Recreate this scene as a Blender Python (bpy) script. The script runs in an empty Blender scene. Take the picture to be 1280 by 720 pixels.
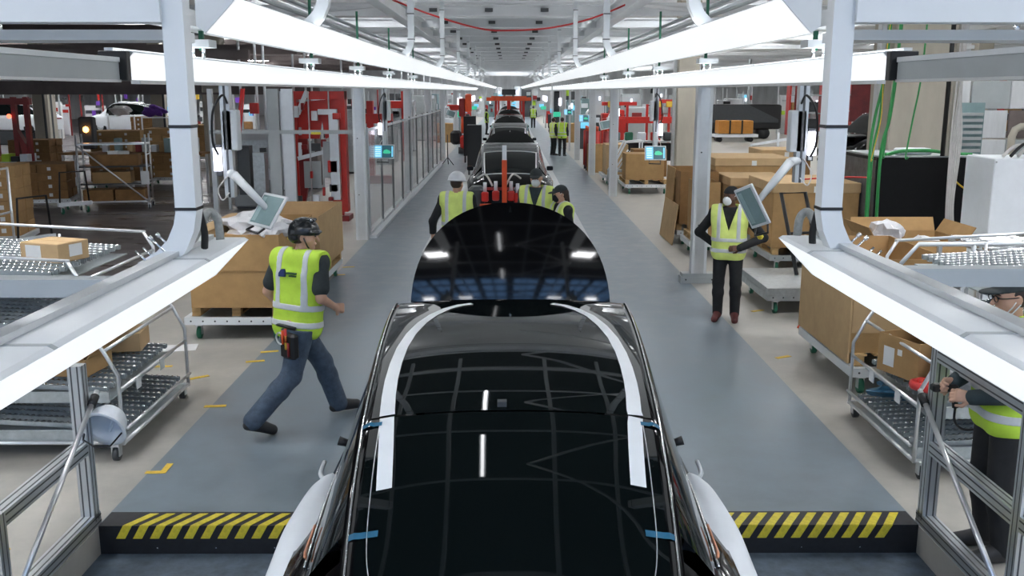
import bpy, bmesh, math, random
import numpy as np
from mathutils import Vector, Matrix, Quaternion

S = bpy.context.scene
COL = S.collection
R = math.radians
random.seed(7)

# ------------------------------------------------------------------ camera
cam_d = bpy.data.cameras.new('camera')
cam_d.sensor_width = 36.0
cam_d.lens = 1200.0 / 1280.0 * 36.0
cam_d.clip_end = 400
cam = bpy.data.objects.new('camera', cam_d)
COL.objects.link(cam)
PITCH = math.atan(246.0 / 1200.0)
YAW = math.atan(4.0 / 1200.0 * math.cos(PITCH))
cam.location = (0, 0, 2.9)
cam.rotation_euler = (math.pi / 2 - PITCH, 0, -YAW)
S.camera = cam

# ------------------------------------------------------------------ world, exposure
W = bpy.data.worlds.new('hall_ambient')
S.world = W
W.use_nodes = True
W.node_tree.nodes['Background'].inputs[0].default_value = (0.80, 0.90, 1.0, 1)
W.node_tree.nodes['Background'].inputs[1].default_value = 0.75
S.view_settings.view_transform = 'Standard'
S.view_settings.look = 'None'
S.view_settings.gamma = 1
S.view_settings.exposure = 0.45
S.view_settings.use_curve_mapping = False
LAMP_E = 0.58       # emission of the line lamps
BAY_E = 48.0        # emission of the high-bay ceiling lamps

# ------------------------------------------------------------------ materials
def mat(name, col, rough=0.5, metal=0.0, var=0.0, scale=8.0, bump=0.0, emit=None, es=0.0, coat=0.0,
        spec=0.5, col2=None, stretch=None, rvar=0.0):
    m = bpy.data.materials.new(name)
    m.use_nodes = True
    nt = m.node_tree
    b = nt.nodes['Principled BSDF']
    b.inputs['Base Color'].default_value = (*col, 1)
    b.inputs['Roughness'].default_value = rough
    b.inputs['Metallic'].default_value = metal
    b.inputs['Specular IOR Level'].default_value = spec
    b.inputs['Coat Weight'].default_value = coat
    b.inputs['Coat Roughness'].default_value = 0.03
    if emit:
        b.inputs['Emission Color'].default_value = (*emit, 1)
        b.inputs['Emission Strength'].default_value = es
    if var or bump or rvar:
        tc = nt.nodes.new('ShaderNodeTexCoord')
        mp = nt.nodes.new('ShaderNodeMapping')
        if stretch:
            mp.inputs['Scale'].default_value = stretch
        nz = nt.nodes.new('ShaderNodeTexNoise')
        nz.inputs['Scale'].default_value = scale
        nz.inputs['Detail'].default_value = 6
        nz.inputs['Roughness'].default_value = 0.65
        nt.links.new(tc.outputs['Object'], mp.inputs[0])
        nt.links.new(mp.outputs[0], nz.inputs[0])
        if var:
            rp = nt.nodes.new('ShaderNodeValToRGB')
            lo = tuple(c * (1 - var) for c in col) if col2 is None else col2
            hi = tuple(min(1, c * (1 + var)) for c in col)
            rp.color_ramp.elements[0].position = 0.32
            rp.color_ramp.elements[1].position = 0.68
            rp.color_ramp.elements[0].color = (*lo, 1)
            rp.color_ramp.elements[1].color = (*hi, 1)
            nt.links.new(nz.outputs[0], rp.inputs[0])
            nt.links.new(rp.outputs[0], b.inputs['Base Color'])
        if rvar:
            mr = nt.nodes.new('ShaderNodeMapRange')
            mr.inputs[1].default_value = 0.3
            mr.inputs[2].default_value = 0.7
            mr.inputs[3].default_value = max(0.02, rough - rvar)
            mr.inputs[4].default_value = min(1, rough + rvar)
            nt.links.new(nz.outputs[0], mr.inputs[0])
            nt.links.new(mr.outputs[0], b.inputs['Roughness'])
        if bump:
            bp = nt.nodes.new('ShaderNodeBump')
            bp.inputs['Strength'].default_value = bump
            bp.inputs['Distance'].default_value = 0.01
            nt.links.new(nz.outputs[0], bp.inputs['Height'])
            nt.links.new(bp.outputs[0], b.inputs['Normal'])
    return m

M = {}
M['concrete'] = mat('pale_concrete', (0.365, 0.350, 0.315), 0.45, var=0.20, scale=1.6, rvar=0.12)
M['dark_floor'] = mat('shaded_polished_concrete', (0.115, 0.105, 0.105), 0.34, var=0.3, scale=0.8, rvar=0.14, stretch=(0.5, 2.2, 1))  # epoxy tone and the unlit bay's dimness both put into this colour
M['deck'] = mat('blue_grey_rubber_deck', (0.172, 0.212, 0.243), 0.38, var=0.16, scale=3.0, rvar=0.10)
M['slat'] = mat('pale_slat_conveyor', (0.42, 0.44, 0.45), 0.35, var=0.12, scale=4.0)
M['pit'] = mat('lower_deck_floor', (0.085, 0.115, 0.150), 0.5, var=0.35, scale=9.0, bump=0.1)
M['rubber'] = mat('black_rubber', (0.012, 0.013, 0.016), 0.5, var=0.3, scale=20)
M['yellow'] = mat('hazard_yellow', (0.68, 0.56, 0.04), 0.5, var=0.18, scale=30)
M['tape_y'] = mat('floor_tape_yellow', (0.72, 0.48, 0.05), 0.55, var=0.2, scale=40)
M['card'] = mat('cardboard', (0.385, 0.238, 0.108), 0.85, var=0.10, scale=5, bump=0.03, spec=0.2)
M['card2'] = mat('cardboard_light', (0.49, 0.34, 0.185), 0.85, var=0.08, scale=5, bump=0.03, spec=0.2)
M['card3'] = mat('cardboard_dark', (0.25, 0.138, 0.058), 0.85, var=0.14, scale=6, bump=0.03, spec=0.2)
M['wood'] = mat('pallet_wood', (0.47, 0.31, 0.14), 0.8, var=0.25, scale=6, stretch=(1, 8, 8))
M['white'] = mat('white_painted_steel', (0.66, 0.69, 0.71), 0.38, var=0.03, scale=3)
M['grey'] = mat('grey_painted_steel', (0.36, 0.39, 0.40), 0.42, var=0.05, scale=3)
M['ceil'] = mat('white_ceiling', (0.74, 0.76, 0.77), 0.7, var=0.06, scale=0.7)
M['dark_deck'] = mat('dark_steel_roof_deck', (0.035, 0.035, 0.038), 0.7, var=0.3, scale=1.0)
M['ceil2'] = mat('off_white_ceiling_beam', (0.66, 0.68, 0.70), 0.6, var=0.05, scale=1.5)
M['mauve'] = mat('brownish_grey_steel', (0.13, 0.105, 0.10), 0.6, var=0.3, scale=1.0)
M['alu'] = mat('aluminium_profile', (0.62, 0.64, 0.65), 0.36, metal=0.75, var=0.05, scale=6)
M['slot'] = mat('profile_slot', (0.10, 0.105, 0.11), 0.6, metal=0.3, var=0.1)
M['tube'] = mat('silver_tube', (0.72, 0.73, 0.74), 0.28, metal=0.7, var=0.04)
M['galv'] = mat('galvanised_roller', (0.42, 0.46, 0.47), 0.36, metal=0.6, var=0.15, scale=14)
M['dgrey'] = mat('dark_grey_plastic', (0.045, 0.05, 0.055), 0.45, var=0.1)
M['black'] = mat('black_plastic', (0.009, 0.009, 0.010), 0.42, var=0.1)
M['bgloss'] = mat('black_car_paint', (0.0025, 0.0025, 0.003), 0.07, var=0.05, scale=1, spec=0.42)
M['cglass'] = mat('dark_tinted_glass', (0.003, 0.0052, 0.0055), 0.025, var=0.05, scale=1, spec=0.40)
M['chrome'] = mat('bright_trim', (0.85, 0.86, 0.87), 0.16, metal=1.0, var=0.02)
M['cover'] = mat('white_protective_foam', (0.76, 0.80, 0.84), 0.55, var=0.03, scale=5)
M['tape_w'] = mat('white_masking_strip', (0.80, 0.83, 0.85), 0.5, var=0.02)
M['tape_b'] = mat('blue_masking_tape', (0.012, 0.12, 0.22), 0.5, var=0.15, scale=30)
M['lamp'] = mat('lamp_diffuser', (0.9, 0.9, 0.9), 0.4, emit=(0.93, 0.97, 1.0), es=LAMP_E)
M['indic'] = mat('lit_indicator', (0.9, 0.9, 0.9), 0.4, emit=(0.85, 0.85, 1.0), es=3.0)
M['bay_up'] = mat('roof_glow', (0.9, 0.9, 0.9), 0.4, emit=(0.97, 0.98, 1.0), es=BAY_E * .35)  # top glow added to bay lamps to brighten the ceiling; tube lamps share it
M['added_uplight'] = mat('added_lamp_uplight', (0.9, 0.9, 0.9), 0.4, emit=(0.93, 0.97, 1.0), es=5.0)  # glow strip added on line lamp tops to brighten the ceiling panels
M['bay'] = mat('high_bay_lamp', (0.9, 0.9, 0.9), 0.4, emit=(0.97, 0.98, 1.0), es=BAY_E)
M['red'] = mat('red_painted_steel', (0.50, 0.022, 0.014), 0.4, var=0.12, scale=4)
M['orange'] = mat('orange_red_paint', (0.72, 0.085, 0.02), 0.4, var=0.1, scale=4)
M['dred'] = mat('dark_red_paint', (0.22, 0.012, 0.012), 0.4, var=0.12, scale=4)
M['green'] = mat('green_cable', (0.03, 0.27, 0.07), 0.45, var=0.15)
M['gwheel'] = mat('green_wheel', (0.02, 0.16, 0.09), 0.5, var=0.15)
M['cable_w'] = mat('white_cable', (0.62, 0.60, 0.58), 0.5, var=0.08)
M['cable_r'] = mat('red_cable', (0.55, 0.03, 0.03), 0.45, var=0.08)
M['plastic_bag'] = mat('clear_white_plastic_wrap', (0.68, 0.68, 0.70), 0.3, var=0.06, bump=0.4, scale=12)
M['paper'] = mat('white_paper', (0.72, 0.73, 0.73), 0.7, var=0.04)
M['conc_col'] = mat('beige_concrete_column', (0.40, 0.37, 0.31), 0.75, var=0.12, scale=1.2, stretch=(1, 1, 0.3))
M['screen'] = mat('pale_screen', (0.20, 0.29, 0.30), 0.25, var=0.1, scale=3)
M['scr_blue'] = mat('screen_cyan_panel', (0.1, 0.4, 0.6), 0.3, emit=(0.20, 0.60, 0.85), es=0.6)
M['scr_dark'] = mat('screen_dark_panel', (0.02, 0.06, 0.08), 0.25, emit=(0.02, 0.10, 0.13), es=0.5)
M['scr_green'] = mat('screen_green_graphic', (0.05, 0.5, 0.3), 0.3, emit=(0.05, 0.6, 0.35), es=0.4)
M['scr_pale'] = mat('screen_white_text', (0.6, 0.8, 0.9), 0.3, emit=(0.6, 0.85, 0.95), es=0.7)
M['hose'] = mat('grey_corrugated_hose', (0.22, 0.23, 0.22), 0.5, var=0.2, scale=60)
M['blue_glow'] = mat('added_blue_glow', (0.2, 0.4, 0.7), 0.2, emit=(0.25, 0.50, 0.95), es=2.4)  # unseen blue glow, added so the raised hood mirrors blue
M['wallgrey'] = mat('far_wall_panels', (0.60, 0.62, 0.64), 0.7, var=0.2, scale=0.5, stretch=(2, 2, 0.4))

def _clear_panel():
    m = bpy.data.materials.new('clear_polycarbonate')
    m.use_nodes = True
    nt = m.node_tree
    b = nt.nodes['Principled BSDF']
    b.inputs['Base Color'].default_value = (0.80, 0.84, 0.86, 1)
    b.inputs['Roughness'].default_value = 0.12
    b.inputs['Alpha'].default_value = 0.36
    return m
M['clear'] = _clear_panel()

# ------------------------------------------------------------------ mesh helpers
class MB:
    """collects shapes, builds them as one mesh object"""
    def __init__(s):
        s.v = []; s.f = []; s.sm = []
    def add(s, vs, fs, smooth=False):
        o = len(s.v)
        s.v.extend([tuple(v) for v in vs])
        for f in fs:
            s.f.append(tuple(o + i for i in f)); s.sm.append(smooth)
        return s
    def box(s, x0, x1, y0, y1, z0, z1, mtx=None):
        vs = [(x, y, z) for z in (z0, z1) for y in (y0, y1) for x in (x0, x1)]
        if mtx is not None:
            vs = [mtx @ Vector(v) for v in vs]
        return s.add(vs, [(0, 2, 3, 1), (4, 5, 7, 6), (0, 1, 5, 4), (2, 6, 7, 3), (0, 4, 6, 2), (1, 3, 7, 5)])
    def cbox(s, c, d, rz=0, rx=0, ry=0):
        m = Matrix.Translation(c) @ Matrix.Rotation(rz, 4, 'Z') @ Matrix.Rotation(rx, 4, 'X') @ Matrix.Rotation(ry, 4, 'Y')
        return s.box(-d[0] / 2, d[0] / 2, -d[1] / 2, d[1] / 2, -d[2] / 2, d[2] / 2, m)
    def bev(s, c, d, r, rz=0):
        """box with chamfered vertical and horizontal edges"""
        x, y, z = d[0] / 2, d[1] / 2, d[2] / 2
        m = Matrix.Translation(c) @ Matrix.Rotation(rz, 4, 'Z')
        def ring(k, zz):
            a, b = x - k, y - k
            q = min(r, a, b)
            return [m @ Vector(p) for p in ((-a + q, -b, zz), (a - q, -b, zz), (a, -b + q, zz), (a, b - q, zz),
                                            (a - q, b, zz), (-a + q, b, zz), (-a, b - q, zz), (-a, -b + q, zz))]
        rings = [ring(r, -z), ring(0, -z + r), ring(0, z - r), ring(r, z)]
        vs = sum(rings, [])
        fs = [tuple(range(7, -1, -1)), tuple(range(24, 32))]
        for k in range(3):
            for i in range(8):
                j = (i + 1) % 8
                fs.append((k * 8 + i, k * 8 + j, k * 8 + 8 + j, k * 8 + 8 + i))
        return s.add(vs, fs)
    def sweep(s, pts, r, n=8, square=False, up=(0, 0, 1), cap=True, closed=False, smooth=None):
        """tube (r number or list) or rectangular bar (r=(w,h)) along a path"""
        P = [Vector(p) for p in pts]
        N = len(P)
        T = []
        for i in range(N):
            if closed:
                t = P[(i + 1) % N] - P[i - 1]
            else:
                t = P[min(i + 1, N - 1)] - P[max(i - 1, 0)]
            T.append(t.normalized())
        u = Vector(up)
        if abs(T[0].dot(u)) > 0.95:
            u = Vector((1, 0, 0)) if abs(T[0].x) < 0.9 else Vector((0, 1, 0))
        sec = []
        prev = None
        for i in range(N):
            t = T[i]
            if prev is None:
                a = t.cross(u).normalized()
            else:
                a = (prev - t * prev.dot(t)).normalized()
            prev = a
            b = a.cross(t).normalized()
            if square:
                w, h = r[0] / 2, r[1] / 2
                if 0 < i < N - 1 or closed:      # keep the width through corners
                    t0 = (P[i] - P[i - 1]).normalized()
                    k = 1 / max(0.5, abs(t0.dot(t)))
                else:
                    k = 1
                sec.append([P[i] + a * x * k + b * y * k for x, y in ((-w, -h), (w, -h), (w, h), (-w, h))])
            else:
                rr = r[i] if isinstance(r, (list, tuple)) else r
                sec.append([P[i] + a * (rr * math.cos(2 * math.pi * q / n)) + b * (rr * math.sin(2 * math.pi * q / n)) for q in range(n)])
        m = 4 if square else n
        vs = sum(sec, [])
        fs = []
        for i in range(N if closed else N - 1):
            i2 = (i + 1) % N
            for q in range(m):
                q2 = (q + 1) % m
                fs.append((i * m + q, i * m + q2, i2 * m + q2, i2 * m + q))
        if cap and not closed:
            fs.append(tuple(range(m - 1, -1, -1)))
            fs.append(tuple((N - 1) * m + q for q in range(m)))
        return s.add(vs, fs, smooth=(not square) if smooth is None else smooth)
    def cyl(s, a, b, r, n=12, r2=None):
        return s.sweep([a, b], [r, r if r2 is None else r2], n)
    def prism(s, poly, axis, a, b):
        """polygon (2-D list) extruded along axis from a to b"""
        def p3(p, w):
            if axis == 'x': return (w, p[0], p[1])
            if axis == 'y': return (p[0], w, p[1])
            return (p[0], p[1], w)
        n = len(poly)
        vs = [p3(p, a) for p in poly] + [p3(p, b) for p in poly]
        fs = [tuple(range(n - 1, -1, -1)), tuple(range(n, 2 * n))]
        for i in range(n):
            j = (i + 1) % n
            fs.append((i, j, n + j, n + i))
        return s.add(vs, fs)
    def lathe(s, prof, c=(0, 0, 0), n=20, mtx=None):
        vs = []; fs = []
        for r, z in prof:
            for q in range(n):
                a = 2 * math.pi * q / n
                v = Vector((r * math.cos(a), r * math.sin(a), z))
                if mtx is not None: v = mtx @ v
                vs.append((v.x + c[0], v.y + c[1], v.z + c[2]))
        for i in range(len(prof) - 1):
            for q in range(n):
                q2 = (q + 1) % n
                fs.append((i * n + q, i * n + q2, (i + 1) * n + q2, (i + 1) * n + q))
        return s.add(vs, fs, smooth=True)
    def mesh(s, name):
        me = bpy.data.meshes.new(name)
        me.from_pydata(s.v, [], s.f)
        me.polygons.foreach_set('use_smooth', s.sm)
        bm = bmesh.new(); bm.from_mesh(me)
        bmesh.ops.recalc_face_normals(bm, faces=bm.faces)
        bm.to_mesh(me); bm.free()
        return me
    def build(s, name, m, parent=None, **kw):
        return mkobj(name, s.mesh(name), m, parent, **kw)

def tag(o, label=None, cat=None, group=None, kind=None):
    if label: o['label'] = label
    if cat: o['category'] = cat
    if group: o['group'] = group
    if kind: o['kind'] = kind
    return o

def mkobj(name, me, m, parent=None, loc=None, rot=None, label=None, cat=None, group=None, kind=None):
    o = bpy.data.objects.new(name, me)
    COL.objects.link(o)
    if m is not None:
        mm = M[m] if isinstance(m, str) else m
        if not me.materials:
            me.materials.append(mm)
    if parent is not None: o.parent = parent
    if loc is not None: o.location = loc
    if rot is not None: o.rotation_euler = rot
    return tag(o, label, cat, group, kind)

def thing(name, label, cat, loc=(0, 0, 0), rz=0, group=None, kind=None):
    o = bpy.data.objects.new(name, None)
    o.empty_display_size = 0.1
    COL.objects.link(o)
    o.location = loc
    o.rotation_euler = (0, 0, rz)
    return tag(o, label, cat, group, kind)

def copy_tree(o, parent=None, label=None, loc=None, rz=None):
    c = o.copy()
    COL.objects.link(c)
    c.parent = parent
    if label: c['label'] = label
    if loc is not None: c.location = loc
    if rz is not None: c.rotation_euler = (0, 0, rz)
    for ch in list(o.children):
        copy_tree(ch, c)
    return c

def arc(c, r, a0, a1, n, plane='xz'):
    out = []
    for i in range(n + 1):
        a = R(a0 + (a1 - a0) * i / n)
        p = (r * math.cos(a), r * math.sin(a))
        out.append((c[0] + p[0], c[1], c[2] + p[1]) if plane == 'xz' else
                   (c[0], c[1] + p[0], c[2] + p[1]) if plane == 'yz' else (c[0] + p[0], c[1] + p[1], c[2]))
    return out

def smooth_path(pts, k=6):
    P = [Vector(p) for p in pts]
    out = []
    for i in range(len(P) - 1):
        p0, p1, p2, p3 = P[max(i - 1, 0)], P[i], P[i + 1], P[min(i + 2, len(P) - 1)]
        for j in range(k):
            t = j / k
            out.append(0.5 * ((2 * p1) + (p2 - p0) * t + (2 * p0 - 5 * p1 + 4 * p2 - p3) * t * t + (3 * p1 - p0 - 3 * p2 + p3) * t ** 3))
    out.append(P[-1])
    return out
# ================================================================== the setting
def slab(name, x0, x1, y0, y1, z0, z1, m, **kw):
    return MB().box(x0, x1, y0, y1, z0, z1).build(name, m, kind='structure', **kw)

EDGE = 2.80           # half width of the raised deck
STEP = 6.09           # where the deck ends towards the camera
fl = MB()
fl.box(-5.6, -EDGE, -6, 120, -0.3, 0); fl.box(EDGE, 9.0, -6, 120, -0.3, 0)
fl.build('floor', 'concrete', kind='structure')
fd = MB()
fd.box(-46, -5.6, -6, 120, -0.3, 0)
fd.build('floor_aisle', 'dark_floor', kind='structure')
slab('floor_side', 9.0, 40, -6, 120, -0.3, 0, 'concrete')
dk = MB()
dk.box(-EDGE, EDGE, STEP, 17.4, -0.3, 0.0)
dk.box(-EDGE, -1.6, 17.4, 120, -0.3, 0.0)
dk.box(1.62, EDGE, 17.4, 120, -0.3, 0.0)
dk.build('platform_deck', 'deck', kind='structure')
slab('conveyor_strip', -1.6, 1.62, 17.4, 120, -0.3, 0.004, 'slat')
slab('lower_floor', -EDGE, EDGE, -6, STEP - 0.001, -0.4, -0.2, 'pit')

# step: black rubber edging with yellow stripes bending over the nose
st = thing('step_edging', 'black rubber step edge with diagonal yellow hazard stripes across the deck', 'step edge', (0, STEP, 0), kind='structure')
del st['category']; del st['label']
MB().box(-EDGE + .01, EDGE - .01, -0.016, 0.205, -0.199, 0.006).build('rubber_nosing', 'rubber', st)
sw, pitch = 0.062, 0.115
top = MB().add([(0, 0, 0), (sw, 0, 0), (sw + 0.115, 0.19, 0), (0.115, 0.19, 0), (0, 0, .003), (sw, 0, .003), (sw + 0.115, 0.19, .003), (0.115, 0.19, .003)],
               [(0, 3, 2, 1), (4, 5, 6, 7), (0, 1, 5, 4), (1, 2, 6, 5), (2, 3, 7, 6), (3, 0, 4, 7)]).mesh('stripe')
frt = MB().add([(0, 0, 0), (sw, 0, 0), (sw - 0.052, 0, -.092), (-.052, 0, -.092), (0, -.003, 0), (sw, -.003, 0), (sw - 0.052, -.003, -.092), (-.052, -.003, -.092)],
               [(0, 1, 2, 3), (4, 7, 6, 5), (0, 4, 5, 1), (1, 5, 6, 2), (2, 6, 7, 3), (3, 7, 4, 0)]).mesh('stripe_front')
for i in range(-24, 24):
    x = i * pitch + 0.02
    if -2.72 < x < 2.6:
        mkobj('stripe', top, 'yellow', st, loc=(x, -0.015, 0.0062))
        mkobj('stripe_front', frt, 'yellow', st, loc=(x, -0.0165, 0.0062))
for i in range(-7, 8):
    MB().cyl((i * .4, -.016, -.155), (i * .4, -.022, -.155), .006, 8).build('bolt', 'chrome', st)

# yellow floor marks
def mark(x, y, shape, rz, label):
    b = MB()
    if shape == 'L':
        b.prism([(0, 0), (.20, 0), (.20, .05), (.05, .05), (.05, .16), (0, .16)], 'z', 0.0, 0.003)
    else:
        b.box(-.10, .10, -.03, .03, 0, .003)
    b.build('floor_mark', 'tape_y', loc=(x, y, 0.0015), rot=(0, 0, rz), label=label, cat='floor tape')
mark(-2.76, 8.62, 'I', 0.1, 'yellow tape dash on deck edge near the walking worker foot')
mark(-2.66, 7.0, 'L', 1.6, 'yellow tape corner on deck edge beyond striped step')
mark(-3.22, 5.75, 'L', 2.6, 'yellow tape corner on concrete beside the near left guard rail')
mark(-3.2, 9.55, 'I', 0.7, 'yellow tape dash on concrete in front of the carton cart')
mark(-3.72, 9.95, 'I', 0.1, 'faint yellow tape dash beside the paper sheet on concrete')
mark(-2.72, 10.55, 'I', 0.3, 'upper yellow tape dash of a pair by carton cart wheel')
mark(-2.78, 10.15, 'I', 0.3, 'lower yellow tape dash of a pair by carton cart wheel')
mark(-2.70, 15.9, 'I', 0.3, 'yellow tape dash beside the far corner of open carton')
mark(-2.74, 15.2, 'I', 0.3, 'yellow tape dash nearer to camera beside open carton')
mark(3.35, 12.6, 'I', 0.5, 'pale yellow tape dash right of the standing worker shoes')
mark(3.05, 10.3, 'I', 0.5, 'yellow tape dash by the tall carton cart caster')
MB().box(-.22, .22, -.15, .15, 0, .003).build('paper_sheet', 'paper', loc=(-3.82, 10.7, .002), rot=(0, 0, .2),
    label='loose white paper sheet lying on concrete near flow rack', cat='paper')
MB().box(-.6, .6, -.03, .03, 0, .003).build('blue_floor_tape', 'tape_b', loc=(-4.05, 9.2, .002), rot=(0, 0, .35),
    label='blue tape line on concrete under the left flow rack', cat='floor tape')

# ceiling
ce = thing('ceiling', None, None, kind='structure')
MB().box(-46, 40, 15, 120, 6.6, 6.8).build('ceiling_slab', 'ceil', ce)
MB().box(-46, 40, -14, 15, 6.6, 6.8).build('ceiling_slab', 'dark_deck', ce)
for X in (-2.6, -1.7, -.8, .55, 1.5, 2.6):
    MB().box(X - .03, X + .03, -12, 11, 5.3, 5.36).build('truss_bar', 'ceil2', ce)
for k in range(14):
    MB().box(-6, 6, -10.03 + k * 1.6, -9.97 + k * 1.6, 5.5, 5.56).build('truss_bar', 'ceil2', ce)
for k in range(7):
    MB().sweep([(.2, -8 + k * 3.2, 5.3), (2.6, -6.4 + k * 3.2, 5.3)], .03, 6).sweep([(.2, -4.8 + k * 3.2, 5.3), (2.6, -6.4 + k * 3.2, 5.3)], .03, 6).build('truss_diagonal', 'ceil2', ce)
for sx in (-1, 1):
    MB().box(sx * 2.35 - .12, sx * 2.35 + .12, 8, 110, 4.42, 4.45).box(sx * 2.35 - .015, sx * 2.35 + .015, 8, 110, 4.45, 4.72).box(
        sx * 2.35 - .12, sx * 2.35 + .12, 8, 110, 4.72, 4.75).build('long_beam', 'ceil2', ce)
    for k, (x, z, r) in enumerate(((3.3, 4.25, .035), (3.55, 4.25, .03), (4.2, 4.45, .06), (5.2, 4.6, .05), (6.3, 4.3, .03))):
        MB().cyl((sx * x, 3, z), (sx * x, 110, z), r, 8).build('pipe', 'white' if k % 2 else 'grey', ce)
    MB().box(sx * 6.0 - .1, sx * 6.0 + .1, 2, 110, 4.75, 5.1).build('long_beam', 'ceil2', ce)
y = 24.5
while y < 88:
    MB().box(-2.2, 2.2, y - 1.9, y + 1.9, 4.86, 4.90).build('panel', 'ceil', ce)
    for k in range(9):
        MB().box(-1.8 + k * .42, -1.62 + k * .42, y - 1.98, y - 1.96, 4.66, 4.74).build('bracket', 'dgrey', ce) if k % 3 == 0 and y < 60 else None
    y += 4.0
y = 10.6
k = 0
while y < 112:
    b = MB().box(-7.5, 7.5, y - .1, y + .1, 4.78, 4.81).box(-7.5, 7.5, y - .02, y + .02, 4.60, 4.78).box(-7.5, 7.5, y - .1, y + .1, 4.57, 4.60)
    b.build('cross_beam', 'ceil2', ce)
    y += 4.0
for i in range(12):       # light diagonal bracing outside the aisle
    y = 12 + i * 8
    for sx in (-1, 1):
        MB().sweep([(sx * 2.5, y, 4.6), (sx * 7.3, y + 5, 4.6)], (.06, .06), square=True).build('brace', 'ceil2', ce)
        MB().box(sx * 4.8 - 2.4, sx * 4.8 + 2.4, y + 1.9, y + 2.1, 5.2, 5.5).build('cross_duct', 'ceil2', ce)
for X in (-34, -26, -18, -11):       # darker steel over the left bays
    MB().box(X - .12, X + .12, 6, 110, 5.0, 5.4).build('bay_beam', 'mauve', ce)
for X in (11, 18, 26):
    MB().box(X - .12, X + .12, 6, 110, 5.2, 5.6).build('bay_beam', 'ceil2', ce)
for i in range(9):
    y = 14 + i * 9
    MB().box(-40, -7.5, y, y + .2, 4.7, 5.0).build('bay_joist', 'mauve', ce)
    MB().box(7.5, 36, y, y + .2, 5.0, 5.2).build('bay_joist', 'ceil2', ce)

# high-bay lamps
for X in (-30, -21, -13, -7.6, -3.6, 3.6, 7.6, 13, 21, 30):
    for j in range(15):
        yy = -8 + j * 8 + (4 if int(X * 10) % 2 else 0)
        if abs(X) > 20 and yy < 20: continue
        if X < -7 and 8 < yy < 40: continue        # the left bay keeps its lamps off
        t = thing('high_bay_lamp', 'white high bay lamp hanging among the roof steel', 'lamp', (X, yy, 5.9), group='high bay lamps under the roof')
        MB().box(-.66, .66, -.26, .26, 0.02, .10).build('housing', 'white', t)
        MB().box(-.62, .62, -.22, .22, 0.0, .018).build('diffuser', 'bay', t)
        if yy > 14: MB().box(-.62, .62, -.22, .22, .102, .106).build('added_uplight', 'bay_up', t)

for X, yy in [(a, b) for a in (-5.4, 5.4) for b in (1.5, 5.5, 9.5)]:  # extra unseen lamps added to brighten the near lamp tops and covers
    if True:
        t = thing('high_bay_lamp', 'unseen fill lamp added above the near station', 'lamp', (X, yy, 5.9), group='added fill lamps above the near station')
        MB().box(-.66, .66, -.26, .26, 0.02, .10).build('housing', 'white', t)
        MB().box(-.62, .62, -.22, .22, 0.0, .018).build('diffuser', 'bay', t)
for X, yy in [(a, b) for a in (-34, -25.5, -17) for b in (49, 54, 60, 67)]:  # extra lamps added to brighten the back row of stations
    t = thing('high_bay_lamp', 'added fill lamp over the back row of the left bay', 'lamp', (X, yy, 4.9), group='added fill lamps over the left bay back row')
    MB().box(-.66, .66, -.26, .26, 0.02, .10).build('housing', 'white', t)
    MB().box(-.62, .62, -.22, .22, 0.0, .018).build('diffuser', 'bay', t)
for X, yy in [(a, b) for a in (-5, 0, 5) for b in (90, 97, 104, 111)]:  # lamps added to lift the dark end of the hall
    t = thing('high_bay_lamp', 'added fill lamp above the far end of the line', 'lamp', (X, yy, 5.9), group='added fill lamps at the far end of the line')
    MB().box(-.66, .66, -.26, .26, 0.02, .10).build('housing', 'white', t)
    MB().box(-.62, .62, -.22, .22, 0.0, .018).build('diffuser', 'bay', t)
    MB().box(-.62, .62, -.22, .22, .102, .106).build('added_uplight', 'bay_up', t)
for k, yy in enumerate((-2.0, 1.2, 4.4, 7.6)):
    t = thing('tube_lamp', '%s slender tube lamp hung in the roof over the car line' % ('first', 'second', 'third', 'fourth')[k], 'lamp', (-.32, yy, 5.25), group='tube lamps over the car line')
    MB().box(-.04, .04, 0, 1.3, .02, .06).build('housing', 'white', t)
    MB().cyl((0, .03, .0), (0, 1.27, .0), .018, 8).build('tube', 'bay_up', t)
# hall walls far behind everything
def wall(name, x0, x1, y0, y1, z0, z1):
    slab(name, x0, x1, y0, y1, z0, z1, 'wallgrey')
wall('wall_back', -46, 40, 119, 119.3, 0, 6.6)
wall('wall_left', -46.3, -46, 10, 119, 0, 6.6)
wall('wall_right', 40, 40.3, 10, 119, 0, 6.6)
# wall behind the camera, and blue panels added overhead for the hood reflection
slab('wall_front', -30, 30, -14.3, -14, 0, 6.6, 'wallgrey')
for i in range(10):
    x = -9.9 + i * 2.2
    w = MB().box(x - .85, x + .85, -13.4, -5.2, 6.57, 6.595).build('glow_panel_%d' % (i + 1), 'blue_glow', kind='structure')
    b = MB()
    for yy in (-11.6, -9.8, -8.0, -6.4): b.box(x - .85, x + .85, yy - .07, yy + .07, 6.53, 6.569)
    b.box(x - .04, x + .04, -13.4, -5.2, 6.53, 6.569)
    b.build('panel_divider', 'dgrey', w)

# ================================================================== line lamps
def lamp_section(sx):
    # cross section looking along +Y; lit face towards the line and down
    A = [(-.085, .095), (.045, .095), (.085, .060), (-.02, -.095), (-.085, -.060)]
    return [(sx * a, b) for a, b in A]

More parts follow.
